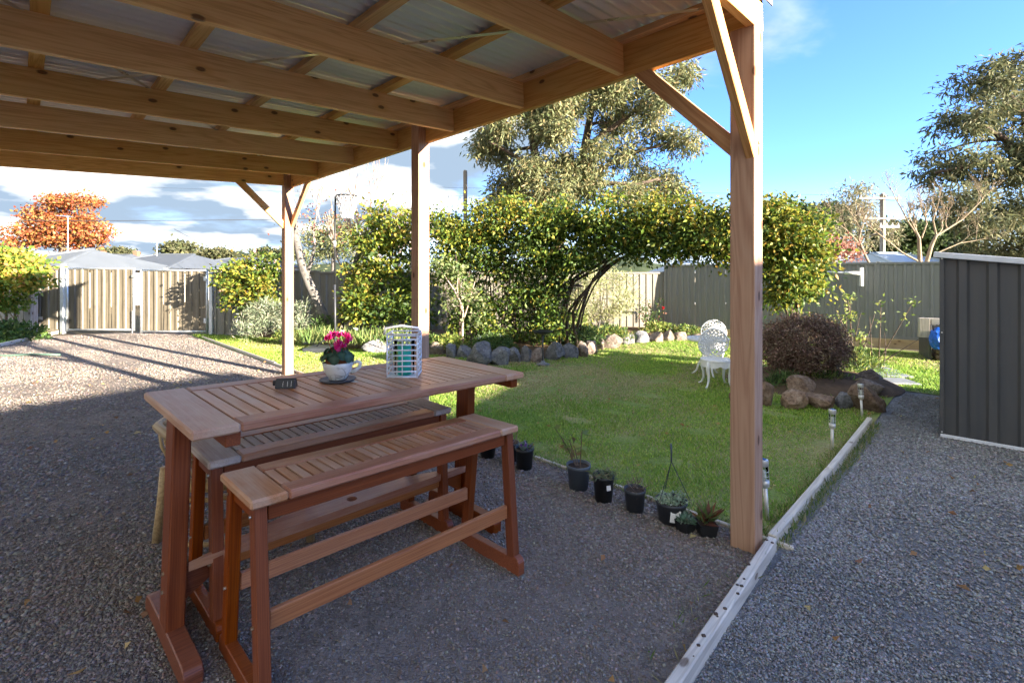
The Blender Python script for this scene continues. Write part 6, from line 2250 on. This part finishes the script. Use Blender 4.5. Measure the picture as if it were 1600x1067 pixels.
def stones(name, label, rho, beta, n, pal, smin, smax, keep=None):
    u = RNG.uniform(rho[0], rho[1], n * 20)
    v = RNG.uniform(beta[0], beta[1], n * 20)
    x, y = RX * u + BX * v, RY * u + BY * v
    dist = np.hypot(x, y)
    ok = (y > 1.0) & (np.abs(x) < y * 1.2 + .5) & (RNG.uniform(size=len(x)) < np.clip((2.3 / dist) ** 1.6, 0, 1))
    pn = np.sin(x * 2.3 + 1.5 * np.sin(y * 1.7)) + np.sin(y * 2.9 - x * 1.1) + np.sin(x * 5.3 + y * 4.1) * .6
    ok &= RNG.uniform(size=len(x)) < np.clip(.72 + .32 * pn, .2, 1)
    if keep is not None:
        ok &= keep(x, y)
    x, y, dist = x[ok][:n], y[ok][:n], dist[ok][:n]
    m = len(x)
    s_ = smin + (smax - smin) * RNG.uniform(size=m) ** 2.5
    s_ = s_ * np.clip(dist / 2.6, .8, 1.5)
    base = np.array([(1, 0, 0), (-.5, .87, 0), (-.5, -.87, 0), (.45, .4, .75), (-.6, .05, .7), (.2, -.6, .8), (0, 0, -.6)])
    Fb = np.array([(0, 1, 3), (1, 4, 3), (1, 2, 4), (2, 5, 4), (2, 0, 5), (0, 3, 5), (3, 4, 5), (0, 2, 6), (2, 1, 6), (1, 0, 6)])
    k = len(base)
    loc = base[None] * (1 + RNG.uniform(-.35, .35, (m, k, 3))) * s_[:, None, None] * np.array([1, .8, .62])
    a = RNG.uniform(0, 2 * np.pi, m)
    ca, sa = np.cos(a)[:, None], np.sin(a)[:, None]
    X = loc[..., 0] * ca - loc[..., 1] * sa + x[:, None]
    Yv = loc[..., 0] * sa + loc[..., 1] * ca + y[:, None]
    Z = loc[..., 2] + (zg(x, y) + s_ * .12)[:, None]
    V = np.stack([X, Yv, Z], -1).reshape(-1, 3)
    Fc = (np.arange(m)[:, None, None] * k + Fb[None]).reshape(-1, 3)
    C = np.repeat(palette(m, pal, jit=.19), k, 0)
    return tag(np_mesh(name, V, Fc, 'stone', C), label, kind='stuff')


stones('gravel', 'loose brown-grey gravel stones under the carport', (-5, 2.9), (.84, 15.2), 140000,
       [(.235, .202, .18), (.295, .255, .228), (.185, .162, .147), (.245, .228, .22), (.35, .31, .278), (.28, .215, .175), (.205, .168, .14)], .0042, .0125)
stones('gravel', 'loose blue-grey gravel stones on the path', (-1, 8.3), (-5, .76), 95000,
       [(.235, .235, .24), (.29, .29, .295), (.19, .19, .195), (.37, .37, .375), (.255, .25, .248), (.30, .287, .27)], .0042, .0105)
# a few pale chips and fallen leaves
n = 520
u = RNG.uniform(0, 8.2, n)
v = RNG.uniform(-4, 10, n)
x, y = RX * u + BX * v, RY * u + BY * v
ok = (y > 1) & (y < bed_front(x))
x, y = x[ok], y[ok]
m = len(x)
q = np.stack([x, y, zg(x, y) + .022], 1)
d = np.stack([RNG.normal(size=m), RNG.normal(size=m), RNG.normal(0, .12, m)], 1)
tag(leaf_mesh('leaf_litter', q, d, .05 * RNG.uniform(.5, 1.3, m), .028, palette(m, [(.48, .30, .12), (.42, .22, .10), (.55, .45, .20), (.30, .16, .09)]), 'leaf_dull', fold=.3), 'fallen autumn leaves scattered over lawn and gravel', kind='stuff')
# small stones sitting on the near sleeper
n = 18
u = RNG.uniform(1.2, 2.85, n)
mb = MB()
for k in range(n):
    pt_ = RB(u[k], .735 + (u[k] - 1.15) / 1.715 * .09 + random.uniform(-.018, .018), .063)
    s_ = random.uniform(.003, .008)
    mb.box((pt_.x - s_, pt_.y - s_ * .8, pt_.z), (pt_.x + s_, pt_.y + s_ * .8, pt_.z + s_ * 1.1))
tag(mb.build('gravel', 'bark_dark', bevel=.0015), 'dark gravel bits lying on the foreground sleeper', kind='stuff')
